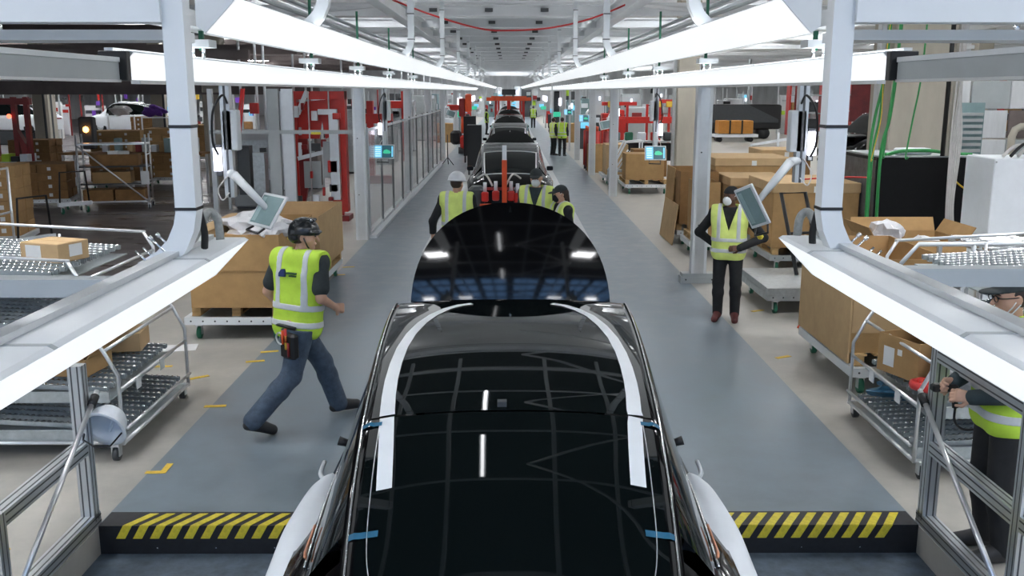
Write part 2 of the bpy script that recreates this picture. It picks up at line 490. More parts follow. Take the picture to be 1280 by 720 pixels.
def line_lamp(name, sx, X, Z, y0, y1, label, scale=1.0, group=None, joints=(), up=True):
    s = -sx
    t = thing(name, label, 'lamp', (X, y0, Z - .16 * scale), group=group)
    P = [(s * a * scale, (b + .08) * scale) for a, b in [(-.09, .08), (.078, .08), (.095, .070), (-.05, -.08), (-.09, -.05)]]
    L = y1 - y0
    hb = MB()
    n = 5
    vs = [(p[0], 0.012, p[1]) for p in P] + [(p[0], L - .012, p[1]) for p in P]
    fs = [(i, (i + 1) % n, n + (i + 1) % n, n + i) for i in range(n) if i != 2]
    hb.add(vs, fs)
    hb.build('housing', 'white', t)
    d = MB()
    d.add([(P[2][0], .012, P[2][1]), (P[3][0], .012, P[3][1]), (P[3][0], L - .012, P[3][1]), (P[2][0], L - .012, P[2][1])], [(0, 1, 2, 3)])
    d.build('diffuser', 'lamp', t)
    for yy in (0, L - .012):
        MB().prism(P, 'y', yy, yy + .012).build('end_cap', 'white', t)
    for j in joints:
        MB().prism([(p[0] * 1.02, (p[1] - .08 * scale) * 1.02 + .08 * scale) for p in (P[0], P[1], P[2])] + [(P[2][0] * .6, P[2][1] * .9), (P[0][0] * .8, P[0][1] * .9)], 'y', j - .01, j + .01).build('joint_band', 'grey', t)
    if up:
        MB().box(-.05 * scale, .02 * scale, .1, L - .1, .161 * scale, .164 * scale).build('added_uplight', 'added_uplight', t)  # added glow aimed at the ceiling, hidden on top of the housing
    # conduit along the back edge
    MB().box(s * -.085 * scale, s * -.035 * scale, .05, L - .05, .161 * scale, .180 * scale).build('back_rail', 'alu', t)
    return t

side = {-1: 'left', 1: 'right'}
def drop_post(sx, Y, ztop, zbot, label, group=None, foot=True):
    """square steel drop post with a bent foot that clamps a lamp"""
    t = thing('lamp_drop_post', label, 'post', (sx * 1.27, Y, 0), group=group)
    s = sx
    pts = [(0, 0, ztop), (0, 0, zbot + .22), (s * .012, 0, zbot + .16), (s * .045, 0, zbot + .09), (s * .10, 0, zbot + .035), (s * .16, 0, zbot)]
    MB().sweep(pts, (.082, .082), square=True, up=(0, 1, 0)).build('post_tube', 'white', t)
    for zz in ([ztop - .16] if ztop - zbot > .5 else []) + [zbot + .55, zbot + .23]:
        if zz < ztop:
            MB().box(-.044, .044, -.044, .044, zz, zz + .012).build('cable_tie', 'black', t)
    return t

# upper rows, one long run on each side
for sx in (-1, 1):
    line_lamp('line_lamp', sx, sx * 1.30, 3.315, 4.42, 36.95, 'long upper lamp run on the %s side of the car line, slanted white diffuser' % side[sx], joints=(6, 12, 18, 24))
    # far rows as separate runs
    line_lamp('line_lamp', sx, sx * 1.30, 3.315, 36.97, 100, 'far lamp run continuing the %s upper row towards the hall end' % side[sx])
    for k, Y in enumerate((6.9, 12.9, 18.9, 24.9, 30.9, 36.9, 42.9, 48.9)):
        wd = ('first', 'second', 'third', 'fourth', 'fifth', 'sixth', 'seventh', 'eighth')[k]
        lab = '%s white bent drop post from the camera holding the %s upper lamp run' % (wd, side[sx])
        g = 'drop posts of the %s upper lamp run' % side[sx]
        drop_post(sx, Y, 4.56, 3.325, lab, g)
    # lower near lamp
    line_lamp('line_lamp', sx, sx * 1.27, 2.258 if sx < 0 else 2.288, 0.8, 4.27 if sx < 0 else 4.12, 'low near lamp in the %s foreground with its blunt end facing away' % side[sx], joints=(1.6, 2.9), up=False, scale=1.07)
    p = drop_post(sx, 3.80, 3.9, 2.21, 'thick white near post bending to the low lamp in the %s foreground' % side[sx])
    s = sx
    MB().box(min(s * .05, s * .20), max(s * .05, s * .20), -.05, .05, -.0, .035).build('clamp_plate', 'white', p, loc=(0, 0, 2.20))
    for q in (-.04, .04):
        MB().cyl((s * .075, q, 2.26), (s * .150, q, 2.335), .005, 8).build('clamp_bolt', 'chrome', p)
        MB().cyl((s * .140, q, 2.325), (s * .152, q, 2.337), .009, 6).build('bolt_head', 'chrome', p)
        MB().cyl((s * .14, q, 2.21), (s * .21, q, 2.28), .005, 8).build('clamp_bolt', 'chrome', p)
    # grey hose looping from the lamp to the post
    hz = smooth_path([(s * 1.33, 3.88, 2.28), (s * 1.325, 4.0, 2.295), (s * 1.31, 4.08, 2.35), (s * 1.29, 4.12, 2.39), (s * 1.26, 4.13, 2.36), (s * 1.25, 4.12, 2.27)])
    MB().sweep(hz, .018, 10).build('cable_hose', 'hose', label='grey corrugated cable hose looping over the low %s lamp' % side[sx], cat='hose')
    hz = smooth_path([(s * 1.25, 3.86, 2.43), (s * 1.24, 3.88, 2.34), (s * 1.25, 3.90, 2.27)])
    MB().sweep(hz, .015, 8).build('power_cable', 'black', label='short black cable dropping beside the low %s lamp post' % side[sx], cat='cable')
    # outriggers carrying the near post
    MB().box(min(s * 1.31, s * 4.2), max(s * 1.31, s * 4.2), 3.74, 3.86, 3.155, 3.245).build('outrigger_beam', 'white',
        label='upper white steel outrigger from the %s near post to the side' % side[sx], cat='beam')
    MB().box(min(s * 1.33, s * 4.2), max(s * 1.33, s * 4.2), 3.95, 4.20, 3.10, 3.14).build('cable_tray', 'white',
        label='flat white tray under the %s upper outrigger' % side[sx], cat='tray')
    MB().box(min(s * 1.40, s * 4.2), max(s * 1.40, s * 4.2), 3.60, 3.68, 2.125 + (.04 if s > 0 else 0), 2.195 + (.04 if s > 0 else 0)).build('outrigger_beam', 'grey',
        label='lower grey steel outrigger behind the low %s lamp' % side[sx], cat='beam')
    MB().box(s * 4.2 - .06, s * 4.2 + .06, 3.58, 3.86, 0, 4.6).build('support_post', 'grey', label='grey support post outside the frame carrying the %s outriggers' % side[sx], cat='post')
    # conduit bracket at the upper lamp's near end
    b = MB()
    b.sweep([(s * 1.33, 4.35, 3.36), (s * 1.36, 4.6, 3.44), (s * 1.42, 4.9, 3.42)], .022, 8)
    b.build('cable_hose', 'dgrey', label='dark hose curling over the near end of the %s upper lamp' % side[sx], cat='hose')
    MB().cbox((s * 1.36, 4.62, 3.335), (.05, .4, .03)).cbox((s * 1.42, 4.75, 3.36), (.16, .06, .05)).build('lamp_bracket', 'alu',
        label='aluminium bracket behind the near end of the %s upper lamp' % side[sx], cat='bracket')
    # second rows on the side columns
    X = sx * 2.92
    line_lamp('line_lamp', sx, X, 3.195, 7.36, 90, 'outer lamp row above the %s side columns, white diffuser band' % side[sx], scale=1.3, joints=(4.0, 10, 16, 22))
    Yb = 7.36
    rl = thing('lamp_rail', 'bare grey aluminium rail continuing the %s outer lamp row towards camera' % side[sx], 'rail', (X, 3.0, 2.985))
    MB().box(-.05, .05, 0, 4.26, 0, .125).build('rail_body', 'grey', rl)
    MB().box(-.06, .06, 0, 4.26, .125, .16).build('rail_cap', 'white', rl)
    MB().box(-.06, .06, 0, 4.26, -.02, -.001).build('rail_foot', 'alu', rl)
    bx = thing('junction_box', 'square black junction box at the near end of the %s outer lamp row' % side[sx], 'junction box', (X - sx * .0, 7.27, 2.985))
    MB().bev((0, 0.04, .10), (.21, .08, .215), .006).build('box', 'black', bx)
    MB().cyl((0, -.002, .135), (0, -.012, .135), .014, 10).build('button', 'chrome', bx)
    MB().box(min(X, X - s * .07), max(X, X - s * .07), 7.6, 58, 2.955, 2.983).build('lamp_carrier', 'alu', label='thin aluminium carrier under the %s outer lamp row' % side[sx], cat='rail')
    # little trolleys / hangers on the outer rows
    hang = (5.6, 9.3, 14.5, 19.0, 24.0, 30.0)
    for k, Y in enumerate(hang):
        wd = ('nearest', 'second', 'third', 'fourth', 'fifth', 'sixth')[k]
        h = thing('rail_trolley', '%s grey trolley bracket riding on the %s outer lamp row' % (wd, side[sx]), 'trolley', (X, Y, 3.2))
        MB().box(-.14, .14, -.12, .12, .10, .17).build('block', 'white', h)
        MB().cyl((-.05, 0, .0), (-.05, 0, .10), .018, 8).cyl((.05, 0, 0), (.05, 0, .10), .018, 8).build('roller_pins', 'chrome', h)
        MB().box(-.02, .02, .1, .14, .08, 1.2).build('hanger_strip', 'gwheel', h)
        # white channel above that the trolley hangs from
    MB().box(X - .15, X + .15, 4.2, 40, 3.46, 3.50).box(X - .15, X - .13, 4.2, 40, 3.50, 3.60).box(X + .13, X + .15, 4.2, 40, 3.50, 3.60).build('overhead_channel', 'white',
        label='white channel rail running above the %s outer lamp row' % side[sx], cat='rail')

# red hose hanging in a bow across the aisle
MB().sweep(smooth_path([(-2.6, 20, 4.8), (-1.6, 20, 4.42), (-.6, 20, 4.14), (.05, 20, 4.10), (.9, 20, 4.16), (1.8, 20, 4.38), (2.9, 20, 4.85)]), .018, 8).build(
    'air_hose', 'cable_r', label='red air hose sagging in a bow high across the aisle', cat='hose')
# (x, s) points of the white strips laid on the near car glass
TAPE_L = [(-0.224, 2.699), (-0.292, 2.663), (-0.364, 2.573), (-0.426, 2.434), (-0.475, 2.283), (-0.516, 2.091), (-0.54, 1.889), (-0.549, 1.683), (-0.549, 1.494), (-0.542, 1.335), (-0.533, 1.214), (-0.525, 1.116), (-0.512, 0.977), (-0.503, 0.855), (-0.497, 0.776)]
TAPE_R = [(0.239, 2.7), (0.311, 2.652), (0.377, 2.55), (0.438, 2.406), (0.486, 2.222), (0.521, 2.025), (0.539, 1.819), (0.545, 1.641), (0.544, 1.473), (0.538, 1.332), (0.528, 1.21), (0.52, 1.113), (0.508, 0.973), (0.5, 0.854), (0.496, 0.788)]
# ================================================================== cars
# station tables: s along the car from the rear bumper (0) to the front (4.75)
ST = [  # s,   zc,   xg,   zg,   xr,   zr,   xb,   zb,   xs,   zs,   xl
    (0.02, 0.86, .50, .85, .58, .84, .70, .82, .80, .70, .72),
    (0.12, 1.02, .54, 1.00, .60, .985, .74, .93, .87, .78, .80),
    (0.30, 1.115, .565, 1.09, .62, 1.07, .775, .985, .925, .86, .86),
    (0.55, 1.275, .58, 1.235, .635, 1.21, .795, 1.05, .955, .91, .90),
    (0.85, 1.445, .59, 1.40, .645, 1.37, .815, 1.06, .965, .92, .91),
    (1.17, 1.568, .597, 1.530, .655, 1.495, .84, 1.04, .955, .90, .915),
    (1.60, 1.640, .612, 1.608, .668, 1.575, .865, 1.02, .94, .87, .915),
    (2.10, 1.688, .632, 1.655, .684, 1.625, .875, 1.005, .935, .84, .915),
    (2.60, 1.695, .648, 1.668, .698, 1.640, .88, .995, .935, .82, .915),
    (2.98, 1.655, .658, 1.632, .705, 1.605, .88, .985, .935, .80, .915),
    (3.35, 1.42, .67, 1.395, .715, 1.375, .88, .975, .935, .80, .915),
    (3.80, 1.09, .66, 1.07, .72, 1.05, .865, .965, .94, .82, .915),
    (4.10, 1.01, .64, 1.00, .72, .985, .83, .94, .94, .80, .90),
    (4.45, .90, .58, .89, .68, .875, .77, .85, .89, .72, .84),
    (4.72, .70, .44, .69, .52, .68, .62, .66, .72, .55, .66),
]
def _interp(s):
    ks = [r[0] for r in ST]
    if s <= ks[0]: return ST[0][1:]
    if s >= ks[-1]: return ST[-1][1:]
    for i in range(len(ks) - 1):
        if ks[i] <= s <= ks[i + 1]: break
    t = (s - ks[i]) / (ks[i + 1] - ks[i])
    def tang(a):
        a0, a1 = max(a - 1, 0), min(a + 1, len(ks) - 1)
        return [(q - p) / (ks[a1] - ks[a0]) for p, q in zip(ST[a0][1:], ST[a1][1:])]
    h = ks[i + 1] - ks[i]
    m0, m1 = tang(i), tang(i + 1)
    h00, h10, h01, h11 = 2*t**3-3*t*t+1, t**3-2*t*t+t, -2*t**3+3*t*t, t**3-t*t
    return [h00*a + h10*h*b + h01*c + h11*h*d for a, b, c, d in zip(ST[i][1:], m0, ST[i + 1][1:], m1)]

def car_row(s):
    """half profile from centre (u=0) to sill: list of (x, z) and zone indices"""
    zc, xg, zg, xr, zr, xb, zb, xs, zs, xl = _interp(s)
    row = []
    for k in range(9):                       # crowned top 0..8
        u = k / 8
        row.append((xg * u, zc + (zg - zc) * u ** 2.4))
    row.append(((xg + xr) / 2 + .004, (zg + zr) / 2 + .008))   # 9
    row.append((xr, zr))                     # 10
    for k in range(1, 5):                    # side glass 11..14
        u = k / 4
        row.append((xr + (xb - xr) * u ** 0.95, zr + (zb - zr) * u))
    row.append((xb + (xs - xb) * .55, zb - .02))    # 15 shoulder
    row.append((xs, zs))                     # 16
    row.append((xs - .01, zs - .18))         # 17
    row.append((xl, .42))                    # 18
    row.append((xl - .06, .26))              # 19
    return row
def top_z(x, s):
    zc, xg, zg = _interp(s)[:3]
    u = min(abs(x) / xg, 1.2)
    return zc + (zg - zc) * u ** 2.4

def car_patch(mb, s_list, k0, k1, off=0.0, mirror=True):
    rows = [car_row(s) for s in s_list]
    for sg in ((1, -1) if mirror else (1,)):
        vs = []; fs = []
        n = k1 - k0 + 1
        for s, r in zip(s_list, rows):
            for k in range(k0, k1 + 1):
                x, z = r[k]
                vs.append((sg * x, s, z + off))
        for i in range(len(s_list) - 1):
            for k in range(n - 1):
                q = (i * n + k, i * n + k + 1, (i + 1) * n + k + 1, (i + 1) * n + k)
                fs.append(q if sg < 0 else q[::-1])
        mb.add(vs, fs, smooth=True)
    return mb
def weld(o, dist=.0005):
    bm = bmesh.new(); bm.from_mesh(o.data)
    bmesh.ops.remove_doubles(bm, verts=bm.verts, dist=dist)
    bmesh.ops.recalc_face_normals(bm, faces=bm.faces)
    bm.to_mesh(o.data); bm.free()
    return o
def frange(a, b, n): return [a + (b - a) * i / n for i in range(n + 1)]

def strip_on_top(mb, path, w, off=.004):
    """flat band laid on the car top along (x, s) points, w wide"""
    P = [Vector((p[0], p[1])) for p in path]
    vs = []
    for i, p in enumerate(P):
        t = (P[min(i + 1, len(P) - 1)] - P[max(i - 1, 0)]).normalized()
        nrm = Vector((-t.y, t.x))
        ww = w[i] if isinstance(w, (list, tuple)) else w
        for q in (-.5, .5):
            a = p + nrm * ww * q
            vs.append((a.x, a.y, top_z(a.x, a.y) + off))
    mb.add(vs, [(2 * i, 2 * i + 1, 2 * i + 3, 2 * i + 2) for i in range(len(P) - 1)], smooth=True)
    return mb

def hood_mesh():
    # hinge line at local y=0, front edge at y=1.05; flat-ish crowned panel with rounded nose
    mb = MB()
    nu, nv = 24, 22
    VV = [1 - (1 - j / 22) ** 1.9 for j in range(23)]
    def pt(u, v, dz):
        # u -1..1 across, v 0..1 hinge to nose
        hw = 0.72 * (1 - .10 * v) if v < .35 else 0.72 * (.965) * math.sqrt(max(0, 1 - ((v - .35) / .652) ** 2.3)) ** .92
        y = v * 1.13 - .05 * u * u * (1 - v)
        # side-to-side crown, and a nose that rolls over
        crown = .075 * (1 - (abs(u * hw) / .72) ** 2.2)
        roll = .178 * v ** 2.35
        return (u * hw, y, crown - roll + dz)
    for dz, flip in ((0.0, False), (-.03, True)):
        vs = [pt(-1 + 2 * i / nu, VV[j], dz) for j in range(nv + 1) for i in range(nu + 1)]
        fs = []
        for j in range(nv):
            for i in range(nu):
                a = j * (nu + 1) + i
                q = (a, a + 1, a + nu + 2, a + nu + 1)
                fs.append(q[::-1] if flip else q)
        mb.add(vs, fs, smooth=True)
    # rim
    ring = [(-1 + 2 * i / nu, 0) for i in range(nu + 1)] + [(1, VV[j]) for j in range(1, nv + 1)] + \
           [(1 - 2 * i / nu, 1) for i in range(1, nu + 1)] + [(-1, VV[nv - j]) for j in range(1, nv)]
    n = len(ring)
    vs = [pt(u, v, 0) for u, v in ring] + [pt(u, v, -.03) for u, v in ring]
    mb.add(vs, [(i, (i + 1) % n, n + (i + 1) % n, n + i) for i in range(n)])
    return mb

def wheel(parent, x, s):
    w = MB()
    sg = 1 if x > 0 else -1
    mt = Matrix.Rotation(math.pi / 2, 4, 'Y')
    w.lathe([(.20, -.11), (.30, -.115), (.345, -.09), (.355, 0), (.345, .09), (.30, .115), (.20, .11)], (x, s, .355), 28, mt)
    wo = w.build('tyre', 'rubber', parent)
    rm = MB().lathe([(.0, .06), (.05, .07), (.19, .09), (.215, .105), (.215, -.10)], (x, s, .355), 20, mt if sg > 0 else mt @ Matrix.Rotation(math.pi, 4, 'X'))
    rm.build('rim', 'grey', wo)

def make_car(label, loc, hood_deg=62, near=False, body='bgloss', glass='cglass', hatch=True, group=None):
    t = thing('car', label, 'car', loc, group=group)
    # shell: sides everywhere, top where no glass panel sits
    SB = 1.168
    sh = MB()
    allS = sorted(set(frange(.02, 4.72, 46) + [.30, SB, 2.98, 3.80]))
    car_patch(sh, allS, 8, 10)
    car_patch(sh, allS, 14, 19)
    car_patch(sh, [s for s in allS if s <= .55], 10, 14)
    car_patch(sh, [s for s in allS if s >= 3.35], 10, 14)
    car_patch(sh, [s for s in allS if s <= .30], 0, 8)
    car_patch(sh, [s for s in allS if s >= 4.45], 0, 8)
    # closing the ends
    for s in (.02, 4.72):
        r = car_row(s)
        poly = [(x, s, z) for x, z in r] + [(-x, s, z) for x, z in r[::-1]]
        sh.add(poly, [tuple(range(len(poly)))])
    # underbody and a dark tub under the open hood
    sh.box(-.84, .84, .1, 4.6, .22, .30)
    sh.box(-.62, .62, 3.78, 4.5, .60, .66)
    o = weld(sh.build('body_shell', body, t))
    # glass panels with a dark gap between them
    g = MB(); car_patch(g, frange(SB + .006, 2.98, 22), 0, 8)
    rg = weld(g.build('roof_glass', glass, t))
    hg = MB(); car_patch(hg, frange(.30, SB - .006, 18), 0, 8)
    weld(hg.build('hatch_glass', glass, t))
    ws = MB(); car_patch(ws, frange(2.98, 3.80, 10), 0, 8)
    weld(ws.build('windshield', glass, t))
    sg_ = MB(); car_patch(sg_, [s for s in allS if .55 <= s <= 3.35], 10, 14)
    weld(sg_.build('side_glass', glass, t))
    # cabin floor so the glass covers something dark
    MB().box(-.52, .52, .5, 3.4, .45, 1.0).build('interior', 'black', t)
    # bright trim along the belt and the drip rail
    for sx in (-1, 1):
        pts = [(sx * (car_row(s)[14][0] + .006), s, car_row(s)[14][1] + .004) for s in frange(.75, 3.4, 24)]
        MB().sweep(pts, .0075, 6).build('belt_trim', 'chrome', t)
        pts = [(sx * (car_row(s)[9][0]), s, car_row(s)[9][1] + .004) for s in frange(.12, 2.95, 30)]
        MB().sweep(pts, .0045, 6).build('roof_trim', 'chrome', t)
    # hood
    h = hood_mesh().build('hood', body, t, loc=(0, 3.72, 1.03))
    h.rotation_euler = (R(hood_deg), 0, 0)
    em = MB()
    em.prism([(-.055, .028), (.055, .028), (.048, .014), (.012, .012), (0, -.045), (-.012, .012), (-.048, .014)], 'z', 0, .006)
    em.build('emblem', 'chrome', h, loc=(0, 1.07, -.082), rot=(-.36, 0, math.pi))
    for x in (-.80, .80):
        for s in (.86, 3.75):
            wheel(t, x, s)
    if not near:
        for sx in (-1, 1):
            m = MB().bev((sx * .99, 3.22, 1.02), (.16, .09, .11), .02)
            m.build('mirror', body, t)
        # dark lamp bar and bumper opening at the tail
        MB().box(-.62, .62, -.01, .04, .80, .86).build('tail_lamp_bar', 'dred', t)
        fr = MB()
        for sx in (-1, 1):
            fr.sweep([(sx * (car_row(s)[8][0] - .01), s, car_row(s)[8][1] + .008) for s in frange(.32, 1.15, 10)], .016, 6)
        for s in (.32, 1.15):
            fr.sweep([(x, s, top_z(x, s) + .008) for x in frange(-.57, .57, 10)], .014, 6)
        fr.build('hatch_frame', 'tube', t)
    return t

CAR_Y = 2.73
car1 = make_car('near black car seen from behind with raised hood and white strips on its roof', (0.01, CAR_Y, 0), hood_deg=82, near=True)
TAPES = {-1: TAPE_L, 1: TAPE_R}
for sx in (-1, 1):
    p = TAPES[sx]
    a = [q for q in p if q[1] > 1.19] + [(sx * .530, 1.176)]; b = [(sx * .529, 1.160)] + [q for q in p if q[1] <= 1.14]
    n = len(a)
    MBa = strip_on_top(MB(), a, [max(.040, .066 - .022 * i / n) for i in range(n)][::-1] if a[0][1] > a[-1][1] else .06)
    MBa.build('roof_strip', 'tape_w', car1)
    strip_on_top(MB(), b, .062).build('hatch_strip', 'tape_w', car1)
    # blue masking tapes from glass to pillar
    for s0, x0, x1 in ((1.12, .545, .63), (.60, .50, .615)):
        bt = MB()
        vs = []
        for x in frange(x0, x1, 5):
            for s in (s0 - .012, s0 + .012):
                z = top_z(x, s) + .006 if x < _interp(s)[1] else None
                if z is None:
                    r = car_row(s)
                    f = (x - r[8][0]) / (r[10][0] - r[8][0])
                    z = r[8][1] + (r[10][1] - r[8][1]) * f + .012
                vs.append((sx * x, s, z))
        bt.add(vs, [(2 * i, 2 * i + 1, 2 * i + 3, 2 * i + 2) for i in range(5)])
        bt.build('masking_tape', 'tape_b', car1)
    # rounded lower corner line of the hatch glass
    pts = [(sx * x, s, top_z(x, s) + .004) for x, s in ((.555, 1.15), (.553, .95), (.548, .75), (.54, .58), (.52, .46), (.48, .37), (.40, .31), (.25, .275), (0, .262))]
    MB().sweep(smooth_path(pts, 4), .0022, 5).build('glass_edge', 'tube', car1)
    # white protective cover over the rear haunch
    def body_pt(s, kf, off):
        r = car_row(s)
        k = int(kf); f = kf - k
        x = r[k][0] + (r[k + 1][0] - r[k][0]) * f
        z = r[k][1] + (r[k + 1][1] - r[k][1]) * f
        ka, kb = max(k - 1, 0), min(k + 2, 19)
        dx, dz = r[kb][0] - r[ka][0], r[kb][1] - r[ka][1]
        L = math.hypot(dx, dz) or 1
        return (sx * (x - dz / L * off), s, z + dx / L * off)
    CV = [(1.80, .885, .915, .985), (1.76, .878, .952, .995), (1.69, .876, .985, 1.0), (1.54, .874, 1.008, 1.0), (1.28, .864, 1.022, 1.0), (.92, .852, 1.006, .995),
          (.60, .830, .992, .985), (.30, .800, .965, .95), (.05, .75, .90, .86)]
    CVs = [tuple(v) for v in smooth_path([Vector(c[:3]) for c in CV], 4)]
    CVz = [v.x for v in smooth_path([Vector((c[3], 0, 0)) for c in CV], 4)]
    def cov_row(i, sh):
        s_, xi, xo, z = CVs[i][0], CVs[i][1], CVs[i][2], CVz[i]
        w = xo - xi
        p = [(xi, z + .030), (xi + w * .25, z + .042), (xi + w * .55, z + .036), (xi + w * .82, z + .014), (xo, z - .030), (xo + .006, z - .12), (xo - .004, z - .26), (xo - .03, z - .36)]
        return [(sx * (x - sh), s_, zz - sh) for x, zz in p]
    cov = MB()
    nr, n = len(CVs), 8
    for sh in (0, .016):
        vs = sum([cov_row(i, sh) for i in range(nr)], [])
        cov.add(vs, [(i * n + j, i * n + j + 1, (i + 1) * n + j + 1, (i + 1) * n + j) for i in range(nr - 1) for j in range(n - 1)], smooth=True)
    ring0 = cov_row(0, 0); ring1 = cov_row(0, .016)
    cov.add(ring0 + ring1, [(j, j + 1, n + j + 1, n + j) for j in range(n - 1)])
    cv = cov.build('haunch_cover', 'cover', car1)
    oc = [(sx * (1.012 - .012 * abs(math.sin(2 * math.pi * q / 16)) ** 2), .80 + .085 * math.cos(2 * math.pi * q / 16), .915 + .055 * math.sin(2 * math.pi * q / 16)) for q in range(16)]
    MB().add(oc, [tuple(range(16))]).build('cover_opening', 'dgrey', cv)
    # white hook holding the cover, black stop and copper connector
    hk = [(sx * .895, 1.80, 1.0), (sx * .93, 1.80, .99), (sx * .965, 1.85, 1.0), (sx * .965, 1.96, 1.02)]
    MB().sweep(smooth_path(hk, 4), .012, 8).build('cover_hook', 'white', cv)
    c = body_pt(2.3, 14.5, .06)
    MB().sweep([body_pt(2.3, 14.5, .0), c], [.02, .028], 8).build('rubber_stop', 'black', car1)
    cp = [body_pt(1.05, 13.6, .02), body_pt(.98, 14.0, .02), body_pt(.86, 14.05, .02), body_pt(.80, 13.9, .02)]
    MB().sweep(cp, .007, 6).build('copper_connector', mat('copper_%d' % (sx + 1), (.72, .33, .20), .35, metal=.6, var=.1), car1)
    MB().sweep([(sx * .36, 2.1, top_z(.36, 2.1) + .001), (sx * .36, 2.9, top_z(.36, 2.9) + .001)], .002, 5).build('defroster_line', 'slot', car1)
MB().box(-.02, .02, 1.195, 1.235, top_z(0, 1.2) + .0, top_z(0, 1.2) + .022).build('antenna_base', 'dgrey', car1, loc=(-.04, 0, 0))

CARS = [(20.8, 56, 'second black car down the line behind the red lifting fixture'),
        (35.6, 40, 'third black car down the line, small between the lamp rows'),
        (50.0, 40, 'fourth black car far down the assembly line'),
        (64.0, 40, 'fifth black car, a speck near the end of the line')]
car2 = make_car(CARS[0][2], (0.03, CARS[0][0], 0), hood_deg=CARS[0][1])
for y, hd, lab in CARS[1:]:
    copy_tree(car2, None, lab, (0.03, y, 0))
# ================================================================== guard frames at the step
def profile_bar(mb, a, b, w=.09, h=.045, up=(0, 0, 1)):
    mb.sweep([a, b], (w, h), square=True, up=up)
def guard_frame(sx):
    X = sx * 2.84
    t = thing('guard_rail', 'aluminium profile guard rail along the %s pit edge with slotted posts' % side[sx], 'guard rail', (X, 6.08, 0))
    def post(y, z1, z0=0.046):
        p = MB().box(-.045, .045, y - .045, y + .045, z0, z1).build('post', 'alu', t)
        s = MB()
        for q in (-.022, .022):
            s.box(q - .005, q + .005, y - .0465, y - .044, z0, z1)
            s.box(-sx * .044 - .0015, -sx * .044 + .0015, y + q - .005, y + q + .005, z0, z1)
        s.build('slot', 'slot', p)
    post(0, 1.26 if sx > 0 else 1.14); post(-1.15, 1.26 if sx > 0 else .62)
    def rail(z, y0, y1):
        p = MB().box(-.045, .045, y0, y1, z - .045, z + .045).build('rail', 'alu', t)
        s = MB()
        for q in (-.022, .022):
            s.box(-sx * .045 - .0015, -sx * .045 + .0015, y0, y1, z + q - .005, z + q + .005)
            s.box(q - .005, q + .005, y0, y1, z + .044, z + .0465)
        s.build('slot', 'slot', p)
    rail(.0455, -3.6, .06)
    rail(.575, -1.105, -.046); rail(.575, -3.6, -1.196)
    if sx > 0: rail(1.215, -1.105, -.046)
    b = MB().sweep([(-sx * .075, .10, .93), (-sx * .075, -1.30, .02)], .017, 10)
    b.build('brace_tube', 'tube', t)
    MB().sweep([(-sx * .075, .07, .905), (-sx * .075, .00, .86)], .028, 10).build('brace_sleeve', 'black', t)
    MB().box(-.05, .05, -3.5, 0, -.199, -.0).build('curb', 'concrete', t)
    return t
for sx in (-1, 1): guard_frame(sx)
hm = thing('hard_hat', 'white hard hat hanging upside against the left guard rail post', 'hard hat', (-2.70, 6.10, .70), rz=.4)
hm.rotation_euler = (R(-62), R(14), 0)
MB().lathe([(.0, .15), (.05, .146), (.09, .125), (.115, .09), (.125, .05), (.128, .0), (.155, -.012), (.153, -.018), (.12, -.006)], n=24).build('shell', 'cover', hm)
MB().sweep([(0, -.11, .06), (0, -.06, .135), (0, 0, .158), (0, .06, .135), (0, .11, .06)], .012, 8).build('ridge', 'cover', hm)
MB().sweep([(-.12, 0, -.01), (-.09, .02, -.12), (0, .03, -.15), (.09, .02, -.12), (.12, 0, -.01)], .006, 6).build('chin_strap', 'black', hm)

# ================================================================== flow racks
def caster(parent, x, y, r=.055, m='dgrey', z0=0):
    c = MB().box(x - .035, x + .035, y - .05, y + .05, z0 + r * 2 + .01, z0 + r * 2 + .03).box(x - .032, x - .024, y - .03, y + .03, z0 + r * .7, z0 + r * 2 + .02).box(
        x + .024, x + .032, y - .03, y + .03, z0 + r * .7, z0 + r * 2 + .02).build('caster', 'alu', parent)
    MB().cyl((x - .02, y, z0 + r), (x + .02, y, z0 + r), r, 16).build('wheel', m, c)

def track_mesh(L):
    mb = MB()
    mb.box(0, L, -.022, -.016, -.02, .018).box(0, L, .016, .022, -.02, .018).box(0, L, -.02, .02, -.022, -.018)
    return mb.mesh('track_rail')
def wheels_mesh(L):
    mb = MB()
    n = int(L / .048)
    for i in range(n):
        x = .024 + i * .048
        mb.cyl((x, -.013, .006), (x, .013, .006), .019, 8)
    return mb.mesh('skate_wheels')

